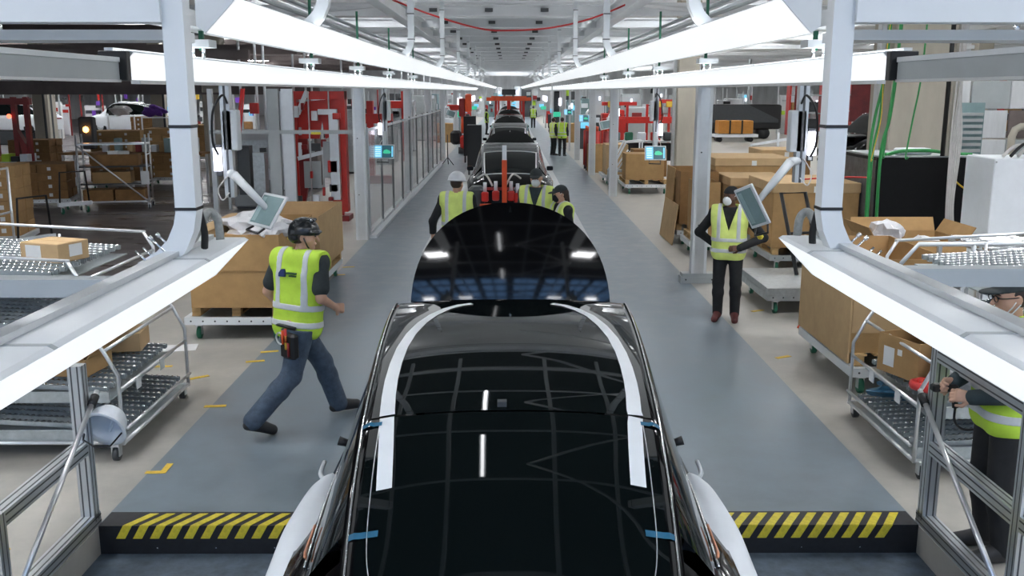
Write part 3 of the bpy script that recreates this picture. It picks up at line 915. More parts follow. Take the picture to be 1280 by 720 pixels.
def flow_rack(sx):
    t = thing('flow_rack', 'wheeled aluminium flow rack with roller tracks on the %s side, near the guard rail' % side[sx], 'rack', (sx * 3.08, 0, 0))
    s = sx
    Y0, Y1 = (7.28, 8.86) if sx < 0 else (6.88, 8.30)
    XW = 2.5
    def tube(pts, r=.014, name='tube'): MB().sweep(pts, r, 8).build(name, 'tube', t)
    levels = [(.20, .0), (.52, .10), (1.02, .32), (1.46, .46)]
    for y in (Y0, Y1):
        tube([(0, y, .13), (0, y, .70), (s * .10, y, .90), (s * .24, y, 1.12), (s * .24, y, 1.48), (s * .32, y, 1.62)], .016, 'front_upright')
        tube([(s * (XW - .6), y, .13), (s * (XW - .6), y, 1.75)], .016, 'rear_upright')
        tube([(s * 1.1, y, .13), (s * 1.1, y, 1.6)], .014, 'mid_upright')
        tube([(0, y, .145), (s * XW, y, .145)], .016, 'base_rail')
        tube([(s * .30, y, 1.62), (s * XW, y, 1.74)], .014, 'top_rail')
        caster(t, s * .06, y, .058)
        caster(t, s * 1.7, y, .058)
    tube([(0, Y0, .145), (0, Y1, .145)], .018, 'base_rail')
    tube([(-s * .03, Y0 + .02, .26), (-s * .03, Y1 - .02, .26)], .014, 'front_rail')
    tube([(0, Y0, .58), (0, Y1, .58)], .014, 'front_rail')
    tube([(s * .10, Y0, .90), (s * .10, Y1, .90)], .014, 'front_rail')
    tube([(s * .24, Y0, 1.45), (s * .24, Y1, 1.45)], .014, 'front_rail')
    L = 1.75
    tm, wm = track_mesh(L), wheels_mesh(L)
    for z, xo in levels:
        n = 12
        for i in range(n):
            y = Y0 + .12 + (Y1 - Y0 - .24) * i / (n - 1)
            tr = mkobj('track', tm, 'galv', t, loc=(s * (xo + .04) if s > 0 else s * (xo + .04), y, z + .035), rot=(0, R(-3.0), 0 if s > 0 else math.pi))
            mkobj('skate_wheels', wm, 'chrome', tr)
        MB().box(min(s * xo, s * (xo + 1.8)), max(s * xo, s * (xo + 1.8)), Y0 + .03, Y0 + .05, z - .05, z + .04).build('shelf_beam', 'galv', t)
        MB().box(min(s * xo, s * (xo + 1.8)), max(s * xo, s * (xo + 1.8)), Y0 + .06, Y1 - .06, z - .045, z - .035).build('shelf_pan', 'galv', t)
    # price-tag style white card holders
    for y, z in ((Y0 + .9, .565), (Y0 + .35, .565)):
        MB().box(-s * .018 - .003, -s * .018 + .003, y - .05, y + .05, z - .07, z + .03).build('card_holder', 'paper', t)
    return t
for sx in (-1, 1): flow_rack(sx)

# ================================================================== cartons
def carton(name, label, loc, d, rz=0, mat_='card', open_top=False, flaps=0.0, group=None, paper=None, tape=True, folded=None):
    w, l, h = d
    t = thing(name, label, 'box', loc, rz, group)
    th = .008
    b = MB()
    if open_top:
        b.box(-w/2, w/2, -l/2, l/2, 0, th)
        b.box(-w/2, w/2, -l/2, -l/2 + th, th, h).box(-w/2, w/2, l/2 - th, l/2, th, h)
        b.box(-w/2, -w/2 + th, -l/2 + th, l/2 - th, th, h).box(w/2 - th, w/2, -l/2 + th, l/2 - th, th, h)
    else:
        b.bev((0, 0, h/2), (w, l, h), min(.006, h * .05))
    b.build('box_body', mat_, t)
    if open_top and flaps:
        for k in range(4):
            if folded and k in folded: continue
            if k < 2:
                y = -l/2 if k == 0 else l/2
                dirn = -1 if k == 0 else 1
                m = Matrix.Translation((0, y, h)) @ Matrix.Rotation(dirn * R(-28), 4, 'X')
                MB().box(-w/2 + .01, w/2 - .01, -th/2, th/2, 0.002, flaps, m).build('flap', mat_, t)
            else:
                x = -w/2 if k == 2 else w/2
                dirn = -1 if k == 2 else 1
                m = Matrix.Translation((x, 0, h)) @ Matrix.Rotation(dirn * R(32), 4, 'Y')
                MB().box(-th/2, th/2, -l/2 + .01, l/2 - .01, 0.002, flaps, m).build('flap', mat_, t)
    elif tape and not open_top:
        MB().box(-w/2 - .001, w/2 + .001, -.025, .025, h, h + .0015).build('tape', 'card2', t)
    if paper:
        for p in paper:
            x, z, pw, ph = p[:4]
            if len(p) > 4 and p[4] == 'r':
                MB().box(w/2, w/2 + .002, x - pw/2, x + pw/2, z - ph/2, z + ph/2).build('paper_label', 'paper', t)
            elif len(p) > 4 and p[4] == 'l':
                MB().box(-w/2 - .002, -w/2, x - pw/2, x + pw/2, z - ph/2, z + ph/2).build('paper_label', 'paper', t)
            else:
                MB().box(x - pw/2, x + pw/2, -l/2 - .002, -l/2, z - ph/2, z + ph/2).build('paper_label', 'paper', t)
    return t

def crumple(name, label, loc, r, seed, m='plastic_bag', flat=.7, cat='plastic wrap'):
    rng = random.Random(seed)
    bm = bmesh.new()
    bmesh.ops.create_icosphere(bm, subdivisions=3, radius=1)
    ph = [(rng.uniform(2, 7), rng.uniform(2, 7), rng.uniform(2, 7), rng.uniform(0, 6)) for _ in range(5)]
    for v in bm.verts:
        c = v.co
        k = 1 + sum(.10 * math.sin(a * c.x + b * c.y + d * c.z + e) for a, b, d, e in ph) + rng.uniform(-.07, .07)
        v.co = Vector((c.x * r[0] * k, c.y * r[1] * k, c.z * r[2] * k * flat))
    zmin = min(v.co.z for v in bm.verts)
    for v in bm.verts: v.co.z -= zmin
    me = bpy.data.meshes.new(name)
    bm.to_mesh(me); bm.free()
    return mkobj(name, me, m, loc=loc, label=label, cat=cat)

def pallet(name, label, loc, w, l, group=None):
    t = thing(name, label, 'pallet', loc, group=group)
    n = 5
    for i in range(n):
        x = -w/2 + .06 + (w - .12) * i / (n - 1)
        MB().box(x - .06, x + .06, -l/2, l/2, .10, .12).build('board', 'wood', t)
    for x in (-w/2 + .05, 0, w/2 - .05):
        for y in (-l/2 + .06, 0, l/2 - .06):
            MB().box(x - .05, x + .05, y - .05, y + .05, 0.018, .10).build('block', 'wood', t)
        MB().box(x - .05, x + .05, -l/2, l/2, 0, .018).build('runner', 'wood', t)
    return t

def cart(label, loc, w, l, rz=0, group=None, hd='white'):
    t = thing('pallet_cart', label, 'cart', loc, rz, group)
    for y in (-l/2 + .03, l/2 - .03):
        MB().box(-w/2, w/2, y - .03, y + .03, .19, .28).build('end_beam', hd, t)
        n = int(w / .13)
        hs = MB()
        for i in range(n):
            x = -w/2 + .08 + i * (w - .16) / max(1, n - 1)
            yy = y - .031 if y < 0 else y + .031
            hs.cyl((x, yy, .235), (x, yy + (-.002 if y < 0 else .002), .235), .011, 8)
        hs.build('punched_holes', 'dgrey', t)
    for x in (-w/2 + .03, w/2 - .03):
        MB().box(x - .03, x + .03, -l/2 + .06, l/2 - .06, .19, .28).build('side_beam', hd, t)
    MB().box(-w/2 + .06, w/2 - .06, -l/2 + .06, l/2 - .06, .20, .22).build('deck_plate', 'galv', t)
    for x in (-w/2 + .14, w/2 - .10):
        for y in (-l/2 + .12, l/2 - .12):
            caster(t, x, y, .075, 'gwheel')
            MB().box(x - .05, x + .05, y - .05, y + .05, .17, .19).build('caster_plate', 'galv', t)
    return t

# left open carton on its cart
cart('white punched cart under the large open carton left of the walking worker', (-3.26, 12.0, 0), 1.16, 1.9)
pallet('pallet', 'wooden pallet between the white cart and large open carton on the left', (-3.24, 12.0, .282), 1.05, 1.75)
c = carton('open_carton', 'large open brown carton with folded front flap left of the walking worker', (-3.20, 12.0, .404), (1.06, 1.95, .86), open_top=True, flaps=0)
MB().box(-.535, .535, -.992, -.980, .44, .868).build('folded_flap', 'card', c)
MB().box(-.40, .42, -.55, -.3, .3, .80).build('divider', 'card2', c)
MB().box(-.515, -.30, -.9, .8, .55, .90).build('inner_sleeve', 'card2', c)
crumple('plastic_wrap', 'white plastic wrap bulging out of the large left carton', (-3.15, 11.9, 1.05), (.42, .45, .25), 3)
crumple('plastic_wrap', 'second white plastic wrap behind the tilted screen over left carton', (-2.85, 11.35, 1.08), (.22, .30, .22), 5)
cart('second white punched cart behind the first, under the light carton', (-3.24, 14.25, 0), 1.14, 1.9)
pallet('pallet', 'wooden pallet under the light carton behind the walking worker', (-3.20, 14.25, .282), 1.05, 1.75)
carton('open_carton', 'second light brown carton beside fence post, behind walking worker head', (-3.20, 14.3, .404), (1.08, 1.9, .78), mat_='card2', open_top=True, flaps=0)

# small boxes on the left flow rack
carton('carton', 'small taped carton with shipping labels on top of left flow rack', (-3.80, 7.95, 1.52), (.40, .34, .16), rz=-.35, mat_='card2', paper=[(-.06, .09, .16, .10), (.02, .09, .14, .1, 'r')])
carton('carton', 'small closed carton on middle shelf of the left flow rack', (-3.52, 8.45, .62), (.42, .36, .17), rz=.15, mat_='card2')
carton('open_carton', 'small open carton lying at the front of left rack middle shelf', (-3.72, 7.75, .62), (.62, .42, .14), rz=-.1, mat_='card', open_top=True, flaps=.14)
# right rack
carton('open_carton', 'open carton with white label at the front of right flow rack', (3.40, 7.62, .62), (.50, .46, .32), rz=.35, mat_='card', open_top=True, flaps=0, paper=[(.10, .14, .12, .16, 'l'), (-.02, .20, .05, .05, 'l')])
sp = thing('wire_spool', 'red ring of binding wire beside open carton on right flow rack', 'spool', (3.25, 7.15, .60))
MB().sweep(arc((0, 0, .06), .10, 0, 330, 22, 'xy'), .035, 8).build('coil', 'cable_r', sp)
MB().lathe([(.03, .02), (.06, .02), (.06, .10), (.03, .10)], n=14).build('core', 'red', sp)
crumple('plastic_wrap', 'crumpled white bag beside the red wire ring on right rack', (3.52, 7.12, .62), (.20, .16, .16), 9)
crumple('plastic_wrap', 'blue plastic film draped under the right flow rack carton', (3.55, 8.05, .26), (.36, .15, .10), 12, m=mat('blue_film', (.06, .20, .32), .3, var=.3, scale=8))

# right tall carton on cart with leaning sheet
cart('white punched cart carrying the tall carton right of the deck', (3.78, 9.75, 0), .96, 1.7)
pallet('pallet', 'wooden pallet beneath the tall carton on the right', (3.80, 9.75, .282), .9, 1.55)
c = carton('open_carton', 'tall open carton beside the right flow rack', (3.78, 9.80, .404), (.92, 1.56, .92), mat_='card', open_top=True, flaps=0)
MB().box(-.49, -.47, -.80, .80, -.10, .93).build('side_sheet', 'card2', c)
MB().box(-.46, .46, -.785, -.781, .2, .75).build('folded_flap', 'card2', c)
carton('open_carton', 'open carton filled with plastic behind the low right lamp', (4.78, 11.4, .742), (1.05, .85, .46), mat_='card', open_top=True, flaps=.18, folded=(0,))
MB().box(-.6, .6, -.5, .5, 0, .035).box(-.58, -.5, -.45, .45, -.70, 0).box(.5, .58, -.45, .45, -.70, 0).build('bench', 'grey', loc=(4.78, 11.4, .70), label='grey bench under the plastic filled carton on right', cat='bench')
crumple('plastic_wrap', 'tall crumpled clear wrap standing in the right rear carton', (4.48, 11.3, .99), (.19, .18, .28), 21)
crumple('plastic_wrap', 'lower crumpled clear wrap in the right rear carton', (4.9, 11.2, .98), (.23, .16, .16), 22)
# upper part of right rack: wide grey cross beam with conveyor behind
rk = thing('roller_table', 'grey roller conveyor table end behind the right edge worker', 'conveyor', (4.42, 8.55, -.06))
MB().sweep([(-.85, .05, 1.42), (-.70, .05, 1.60), (1.2, .05, 1.60)], .022, 8).build('end_tube', 'white', rk)
MB().sweep([(-.20, .05, 1.60), (-.20, .05, 1.42)], .022, 8).build('stub_tube', 'white', rk)
MB().box(.0, 1.2, .1, 1.0, 1.48, 1.50).build('roller_pan', 'galv', rk)
for i in range(8):
    MB().cyl((0, .16 + i * .11, 1.53), (1.2, .16 + i * .11, 1.53), .022, 8).build('roller', 'chrome', rk)
for x in (-.1, 1.1):
    for yy in (.1, .95):
        MB().box(x - .02, x + .02, yy - .02, yy + .02, .06, 1.48).build('leg', 'alu', rk)

# ================================================================== columns on both sides
def column(sx, Y, label, base=True, z0=0.0):
    t = thing('steel_column', label, 'column', (sx * 2.92, Y, 0))
    MB().box(-.075, .075, -.08, .08, z0, 2.955).build('web', 'alu', t)
    MB().box(-.115, -.075, -.09, .09, z0, 2.955).box(.075, .115, -.09, .09, z0, 2.955).build('flange', 'white', t)
    if base:
        MB().box(-.27, .27, -.12, .12, 0, .10).box(-.25, .25, -.10, .10, .10, .15).build('base_plate', 'grey', t)
        for x in (-.2, .2):
            MB().cyl((x, -.121, .06), (x, -.127, .06), .012, 8).build('bolt', 'dgrey', t)
    for z in (.9, 2.0):
        MB().cyl((-.03, -.09, z), (-.03, -.10, z), .012, 8).build('bolt_head', 'dgrey', t)
    return t
column(1, 14.6, 'tall aluminium column with foot plate left of the standing right worker')
column(-1, 19.0, 'aluminium column where the clear panel fence begins', base=False)

def axes_euler(x, z):
    z = Vector(z).normalized(); x = Vector(x); x = (x - z * x.dot(z)).normalized(); y = z.cross(x)
    return tuple(Matrix((x, y, z)).transposed().to_euler('XYZ'))

def monitor(station, loc, rot, w=.44, h=.30, style='pale'):
    """screen facing -Y, centred at its origin; the bezel is the part, the screen pieces are its children"""
    p = MB().bev((0, .012, 0), (w, .024, h), .006).build('monitor', 'white', station, loc=loc, rot=rot)
    if style == 'pale':
        MB().box(-w/2 + .035, w/2 - .035, -.004, -.001, -h/2 + .03, h/2 - .03).build('screen', 'screen', p)
        MB().box(-w/2 + .05, -w/2 + .12, -.006, -.0045, -h/2 + .05, h/2 - .05).build('screen_menu', mat('screen_menu', (.28, .40, .42), .3, var=.05), p)
    else:
        MB().box(-w/2 + .02, w/2 - .02, -.004, -.001, -h/2 + .02, h/2 - .02).build('screen', 'scr_dark', p)
        MB().box(-w/2 + .025, -w * .10, -.006, -.0045, -h/2 + .025, h/2 - .025).build('screen_table', 'scr_blue', p)
        for k in range(5):
            MB().box(-w/2 + .045, -w * .16, -.008, -.0065, h/2 - .07 - k * .045, h/2 - .055 - k * .045).build('screen_row', 'scr_pale', p)
        MB().prism([(-.02, -.03), (.02, -.045), (.12, -.045), (.15, -.02), (.12, .02), (.06, .045), (.0, .03)], 'y', -.008, -.0045).build('screen_graphic', 'scr_green', p)
        MB().box(w/2 - .06, w/2 - .03, -.007, -.0045, -h/2 + .04, h/2 - .04).build('screen_bar', 'scr_blue', p)
    return p

def work_station(sx, X, Y, ztop, zbot, mon_loc, mon_rot, label, style='pale', light=True, elbow=None, far=False, floor=False, size=(.44, .30)):
    """hanging profile with light, arm and monitor"""
    t = thing('screen_station', label, 'screen stand', (X, Y, 0))
    z0 = 0 if floor else zbot
    MB().box(-.05, .05, -.05, .05, z0, ztop).build('drop_profile', 'alu', t)
    if not far:
        MB().box(-.012, .012, -.052, -.048, z0, ztop).build('slot', 'slot', t)
        MB().sweep(smooth_path([(-sx * .03, -.06, 2.78), (-sx * .03, -.22, 2.86), (sx * .05, -.30, 2.70), (sx * .10, -.2, 2.4), (sx * .08, -.1, 2.25)]), .012, 6).build('cable', 'black', t)
        MB().bev((-sx * .04, .02, 2.50), (.16, .14, .42), .01).build('control_box', 'white', t)
        MB().bev((sx * .09, -.05, 2.26), (.03, .03, .10), .004).build('tag', 'paper', t)
        MB().sweep(smooth_path([(.02, -.06, zbot + .25), (sx * .10, -.10, zbot + .1), (sx * .06, -.12, zbot - .02), (0, -.06, zbot + .05)]), .007, 6).build('loop_cable', 'cable_w', t)
    if light:
        MB().box(sx * .10 - .035, sx * .10 + .035, -.10, -.03, zbot + .28, zbot + .52).build('indicator_lamp', 'indic', t)
        MB().box(sx * .10 - .03, sx * .10 + .03, -.03, .0, zbot + .22, zbot + .55).build('lamp_back', 'dgrey', t)
    monitor(t, mon_loc, mon_rot, size[0], size[1], style=style)
    R3 = Matrix.Rotation(mon_rot[2], 3, 'Z') @ Matrix.Rotation(mon_rot[1], 3, 'Y') @ Matrix.Rotation(mon_rot[0], 3, 'X')
    back = Vector(mon_loc) + R3 @ Vector((0, .05, 0))
    e = Vector(elbow) if elbow else (Vector((0, 0, zbot + .45)) + back) / 2 + Vector((0, 0, .12))
    MB().sweep([(0, 0, e.z), tuple(e)], .045, 10).build('arm_root', 'white', t)
    MB().sweep([tuple(e), tuple((e + back) / 2), tuple(back)], [.048, .040, .03], 10).build('arm', 'white', t)
    MB().sweep([tuple(back - R3 @ Vector((0, .0, 0))), tuple(Vector(mon_loc) + R3 @ Vector((0, .022, 0)))], .03, 8).build('head_joint', 'grey', t)
    if not far:
        hb = [Vector(mon_loc) + R3 @ Vector(q) for q in ((-.12, .02, -size[1]/2), (-.14, -.02, -size[1]/2 - .07), (.10, -.02, -size[1]/2 - .08), (.10, .02, -size[1]/2))]
        MB().sweep([tuple(q) for q in hb], .012, 8).build('handle_bar', 'black', t)
    return t
work_station(-1, -2.95, 10.2, 2.955, 1.80, (.46, -.35, 1.70), axes_euler((.72, -.68, .05), (.42, .37, .82)), 'hanging profile with tilted pale touch screen above the large left carton', elbow=(.10, -.20, 2.05), size=(.46, .38))
ws = work_station(1, 2.98, 9.9, 2.955, 1.98, (-.52, -.2, 1.75), axes_euler((.41, -.90, 0), (-.44, .15, .88)), 'hanging profile with pale touch screen beside the standing right worker', elbow=(-.12, -.1, 2.20), size=(.34, .44))
MB().lathe([(0, -.03), (.02, -.028), (.035, 0), (.02, .028), (0, .03)], (-.40, -.15, 1.44), 12).build('yellow_button', 'yellow', ws)

work_station(-1, -2.62, 20.6, 2.955, 1.72, (.0, -.3, 1.66), (R(-14), 0, R(0)), 'screen with cyan table and green car graphic on the fence column', style='lit', far=False)
work_station(1, 3.05, 20.2, 2.955, 1.72, (-.05, -.4, 1.66), (R(-14), 0, R(0)), 'screen with cyan table and green car graphic above the right pallet cartons', style='lit')
work_station(1, 3.6, 33.0, 2.955, 1.8, (-.35, -.4, 1.80), (R(-14), R(-10), R(14)), 'tilted pale screen above the row of red cylinders', style='pale', far=True, floor=True)
work_station(1, 3.3, 38.5, 2.955, 1.8, (-.35, -.4, 1.86), (R(-14), 0, 0), 'small dark screen beside the far pair of workers', style='lit', far=True, floor=True)
work_station(1, 3.0, 48, 2.955, 1.8, (-.1, -.4, 1.9), (R(-14), 0, 0), 'far small screen on a slim column right of the line', style='lit', far=True, floor=True)
work_station(-1, -2.9, 45, 2.955, 1.8, (.25, -.4, 1.9), (R(-14), R(20), 0), 'far tilted screen next to the orange manipulator on left', style='pale', far=True)
for k, Y in enumerate((27.0, 34.0, 41.5, 52.0, 62.0)):
    wd = ('second', 'third', 'fourth', 'fifth', 'sixth')[k]
    column(1, Y, '%s aluminium column of the right row, counted from the camera' % wd, base=False)
    column(-1, Y + 1.2, '%s aluminium column of the left row behind the clear fence' % wd, base=False)

# ================================================================== clear fence on the left
fn = thing('clear_fence', 'clear panel safety fence along the left aisle with slim posts', 'fence', (-2.80, 19.2, 0))
N = 10; PW = 2.05
for i in range(N + 1):
    MB().box(-.022, .022, i * PW - .022, i * PW + .022, 0, 2.20).build('post', 'slot' if i % 1 == 0 and i else 'alu', fn)
for i in range(N):
    y0, y1 = i * PW + .03, (i + 1) * PW - .03
    MB().box(-.004, .004, y0, y1, .12, 2.12).build('pane', 'clear', fn)
    MB().box(-.02, .02, y0, y1, .06, .12).build('bottom_rail', 'alu', fn)
    MB().box(-.02, .02, y0, y1, 2.12, 2.17).build('top_rail', 'white', fn)
MB().box(-.16, .14, -.05, N * PW, 0, .06).build('kerb', 'white', fn)
st_ = thing('small_tripod', 'small black tripod stand at the far end of clear fence', 'stand', (-2.45, 38.8, 0))
MB().cyl((0, 0, .25), (0, 0, 1.2), .02, 6).build('pole', 'black', st_)
for a in (90, 210, 330):
    MB().cyl((0, 0, .3), (.28 * math.cos(R(a)), .28 * math.sin(R(a)), 0), .015, 6).build('leg', 'black', st_)
# ================================================================== people
class Field:
    """signed distance field on a grid, meshed with surface nets"""
    def __init__(s, lo, hi, h):
        s.lo = np.array(lo, float); s.h = h
        s.n = np.maximum(4, np.ceil((np.array(hi) - s.lo) / h).astype(int) + 1)
        s.F = np.full(s.n, 0.5)
        s.ax = [s.lo[i] + h * np.arange(s.n[i]) for i in range(3)]
    def _sub(s, lo, hi):
        i0 = np.maximum(0, np.floor((np.array(lo) - s.lo) / s.h).astype(int))
        i1 = np.minimum(s.n, np.ceil((np.array(hi) - s.lo) / s.h).astype(int) + 1)
        if np.any(i1 <= i0): return None
        sl = tuple(slice(a, b) for a, b in zip(i0, i1))
        X = s.ax[0][sl[0]][:, None, None]; Y = s.ax[1][sl[1]][None, :, None]; Z = s.ax[2][sl[2]][None, None, :]
        return sl, X, Y, Z
    def _join(s, sl, d, k):
        A = s.F[sl]
        hh = np.clip(.5 + .5 * (A - d) / k, 0, 1)
        s.F[sl] = A + (d - A) * hh - k * hh * (1 - hh)
    def cone(s, a, b, ra, rb, k=.03):
        a = np.array(a, float); b = np.array(b, float)
        m = max(ra, rb) + k + 3 * s.h
        r = s._sub(np.minimum(a, b) - m, np.maximum(a, b) + m)
        if r is None: return s
        sl, X, Y, Z = r
        ba = b - a; L = max(ba.dot(ba), 1e-9)
        t = np.clip(((X - a[0]) * ba[0] + (Y - a[1]) * ba[1] + (Z - a[2]) * ba[2]) / L, 0, 1)
        d = np.sqrt((X - a[0] - t * ba[0]) ** 2 + (Y - a[1] - t * ba[1]) ** 2 + (Z - a[2] - t * ba[2]) ** 2) - (ra + (rb - ra) * t)
        s._join(sl, d, k)
        return s
    def ell(s, c, r, k=.02, ax=None, cut=None):
        """ellipsoid; ax = 3 axis vectors; cut = (dir, off) keeps dir.(p-c) > off"""
        c = np.array(c, float)
        m = max(r) + k + 3 * s.h
        q = s._sub(c - m, c + m)
        if q is None: return s
        sl, X, Y, Z = q
        P = [X - c[0], Y - c[1], Z - c[2]]
        if ax is None: ax = np.eye(3)
        U = [sum(P[j] * ax[i][j] for j in range(3)) / r[i] for i in range(3)]
        d = (np.sqrt(U[0] ** 2 + U[1] ** 2 + U[2] ** 2) - 1) * min(r)
        if cut is not None:
            dv, off = cut
            d = np.maximum(d, off - (P[0] * dv[0] + P[1] * dv[1] + P[2] * dv[2]))
        s._join(sl, d, k)
        return s
    def clip(s, n, off):
        """keep n.p < off"""
        X = s.ax[0][:, None, None]; Y = s.ax[1][None, :, None]; Z = s.ax[2][None, None, :]
        s.F = np.maximum(s.F, X * n[0] + Y * n[1] + Z * n[2] - off)
        return s
    def mesh(s):
        F = s.F; h = s.h
        I = F < 0
        nx, ny, nz = F.shape
        c8 = np.zeros((nx - 1, ny - 1, nz - 1), int)
        for dx in (0, 1):
            for dy in (0, 1):
                for dz in (0, 1):
                    c8 += I[dx:nx - 1 + dx, dy:ny - 1 + dy, dz:nz - 1 + dz]
        act = (c8 > 0) & (c8 < 8)
        idx = np.argwhere(act)
        if len(idx) == 0: return np.zeros((0, 3)), []
        vid = -np.ones(act.shape, int)
        vid[act] = np.arange(len(idx))
        pos = np.zeros((len(idx), 3)); cnt = np.zeros(len(idx))
        cor = [(0, 0, 0), (1, 0, 0), (0, 1, 0), (1, 1, 0), (0, 0, 1), (1, 0, 1), (0, 1, 1), (1, 1, 1)]
        vals = [F[idx[:, 0] + a, idx[:, 1] + b, idx[:, 2] + c] for a, b, c in cor]
        for i, j in ((0, 1), (2, 3), (4, 5), (6, 7), (0, 2), (1, 3), (4, 6), (5, 7), (0, 4), (1, 5), (2, 6), (3, 7)):
            m = (vals[i] < 0) != (vals[j] < 0)
            t = np.where(m, vals[i] / np.where(m, vals[i] - vals[j], 1), 0)
            for q in range(3):
                pos[:, q] += np.where(m, cor[i][q] + t * (cor[j][q] - cor[i][q]), 0)
            cnt += m
        pos = (idx + pos / cnt[:, None]) * h + s.lo
        quads = []
        for axis in range(3):
            o = [(0, 0, 0)] * 2
            sl0 = [slice(1, -1)] * 3; sl1 = [slice(1, -1)] * 3
            sl0[axis] = slice(0, -1); sl1[axis] = slice(1, None)
            A = I[tuple(sl0)]; B = I[tuple(sl1)]
            e = np.argwhere(A != B)
            if len(e) == 0: continue
            flip = A[e[:, 0], e[:, 1], e[:, 2]]
            base = e.copy()
            u, v = [(1, 2), (2, 0), (0, 1)][axis]
            base[:, u] += 1; base[:, v] += 1
            def cell(du, dv):
                c = base.copy(); c[:, u] -= du; c[:, v] -= dv
                return vid[c[:, 0], c[:, 1], c[:, 2]]
            q = np.stack([cell(1, 1), cell(0, 1), cell(0, 0), cell(1, 0)], 1)
            q[~flip] = q[~flip][:, ::-1]
            quads.append(q)
        return pos, np.concatenate(quads)

def field_obj(name, fields, m, parent, label=None):
    V = []; Q = []; o = 0
    for f in fields:
        v, q = f.mesh()
        if len(v) == 0: continue
        V.append(v); Q.append(q + o); o += len(v)
    V = np.concatenate(V); Q = np.concatenate(Q)
    me = bpy.data.meshes.new(name)
    me.vertices.add(len(V)); me.vertices.foreach_set('co', V.astype(np.float32).ravel())
    me.loops.add(Q.size); me.loops.foreach_set('vertex_index', Q.astype(np.int32).ravel())
    me.polygons.add(len(Q))
    me.polygons.foreach_set('loop_start', np.arange(0, Q.size, 4, dtype=np.int32))
    me.polygons.foreach_set('use_smooth', np.ones(len(Q), bool))
    me.update(); me.validate()
    return mkobj(name, me, m, parent, label=label)

M['skin'] = mat('skin', (.55, .32, .22), .5, var=.06, scale=14)
M['skin_dark'] = mat('dark_skin', (.14, .068, .042), .5, var=.06, scale=14)
M['hair_dark'] = mat('dark_brown_hair', (.035, .020, .014), .55, var=.3, scale=40, stretch=(6, 6, 1))
M['vest'] = mat('lime_hi_vis_fabric', (.50, .74, .060), .7, var=.07, scale=12, bump=.25)
M['vest_y'] = mat('yellow_hi_vis_fabric', (.72, .84, .22), .7, var=.07, scale=12, bump=.25)
M['reflect'] = mat('silver_reflective_band', (.58, .61, .62), .45, var=.06, scale=20)
M['denim'] = mat('blue_grey_work_denim', (.060, .088, .128), .85, var=.25, scale=16, bump=.3)
M['blackcloth'] = mat('black_cloth', (.010, .011, .013), .85, var=.2, scale=18, bump=.3)
M['charcoal'] = mat('charcoal_cloth', (.028, .036, .038), .85, var=.2, scale=18, bump=.3)
M['tealcloth'] = mat('dark_teal_cloth', (.030, .048, .054), .85, var=.2, scale=18, bump=.3)
M['maskw'] = mat('white_respirator', (.74, .75, .75), .75, var=.04, scale=30)
M['boot'] = mat('dark_work_boot', (.022, .022, .024), .6, var=.2, scale=20)
M['shoe_red'] = mat('dark_red_shoe', (.075, .012, .012), .6, var=.2, scale=20)
M['hatw'] = mat('white_hat_shell', (.76, .78, .80), .3, var=.02)
M['navy'] = mat('navy_print', (.012, .03, .12), .7, var=.05)
M['print'] = mat('dark_green_print', (.03, .09, .03), .7, var=.05)
M['hatb'] = mat('black_glossy_helmet', (.012, .014, .016), .18, var=.1, scale=5)

DEF = dict(hipc=(0, 0, .94), chest=(0, .0, 1.28), neck=(0, -.01, 1.46), head=(0, .02, 1.625),
           shL=(-.185, -.01, 1.41), elL=(-.255, -.05, 1.13), wrL=(-.25, .03, .88),
           shR=(.185, -.01, 1.41), elR=(.255, -.05, 1.13), wrR=(.25, .03, .88),
           hpL=(-.095, 0, .92), knL=(-.11, .02, .50), anL=(-.11, -.03, .085), toL=(-.13, .16, .035),
           hpR=(.095, 0, .92), knR=(.11, .02, .50), anR=(.11, -.03, .085), toR=(.13, .16, .035))

def nrm(v):
    v = np.array(v, float); return v / max(1e-9, np.linalg.norm(v))

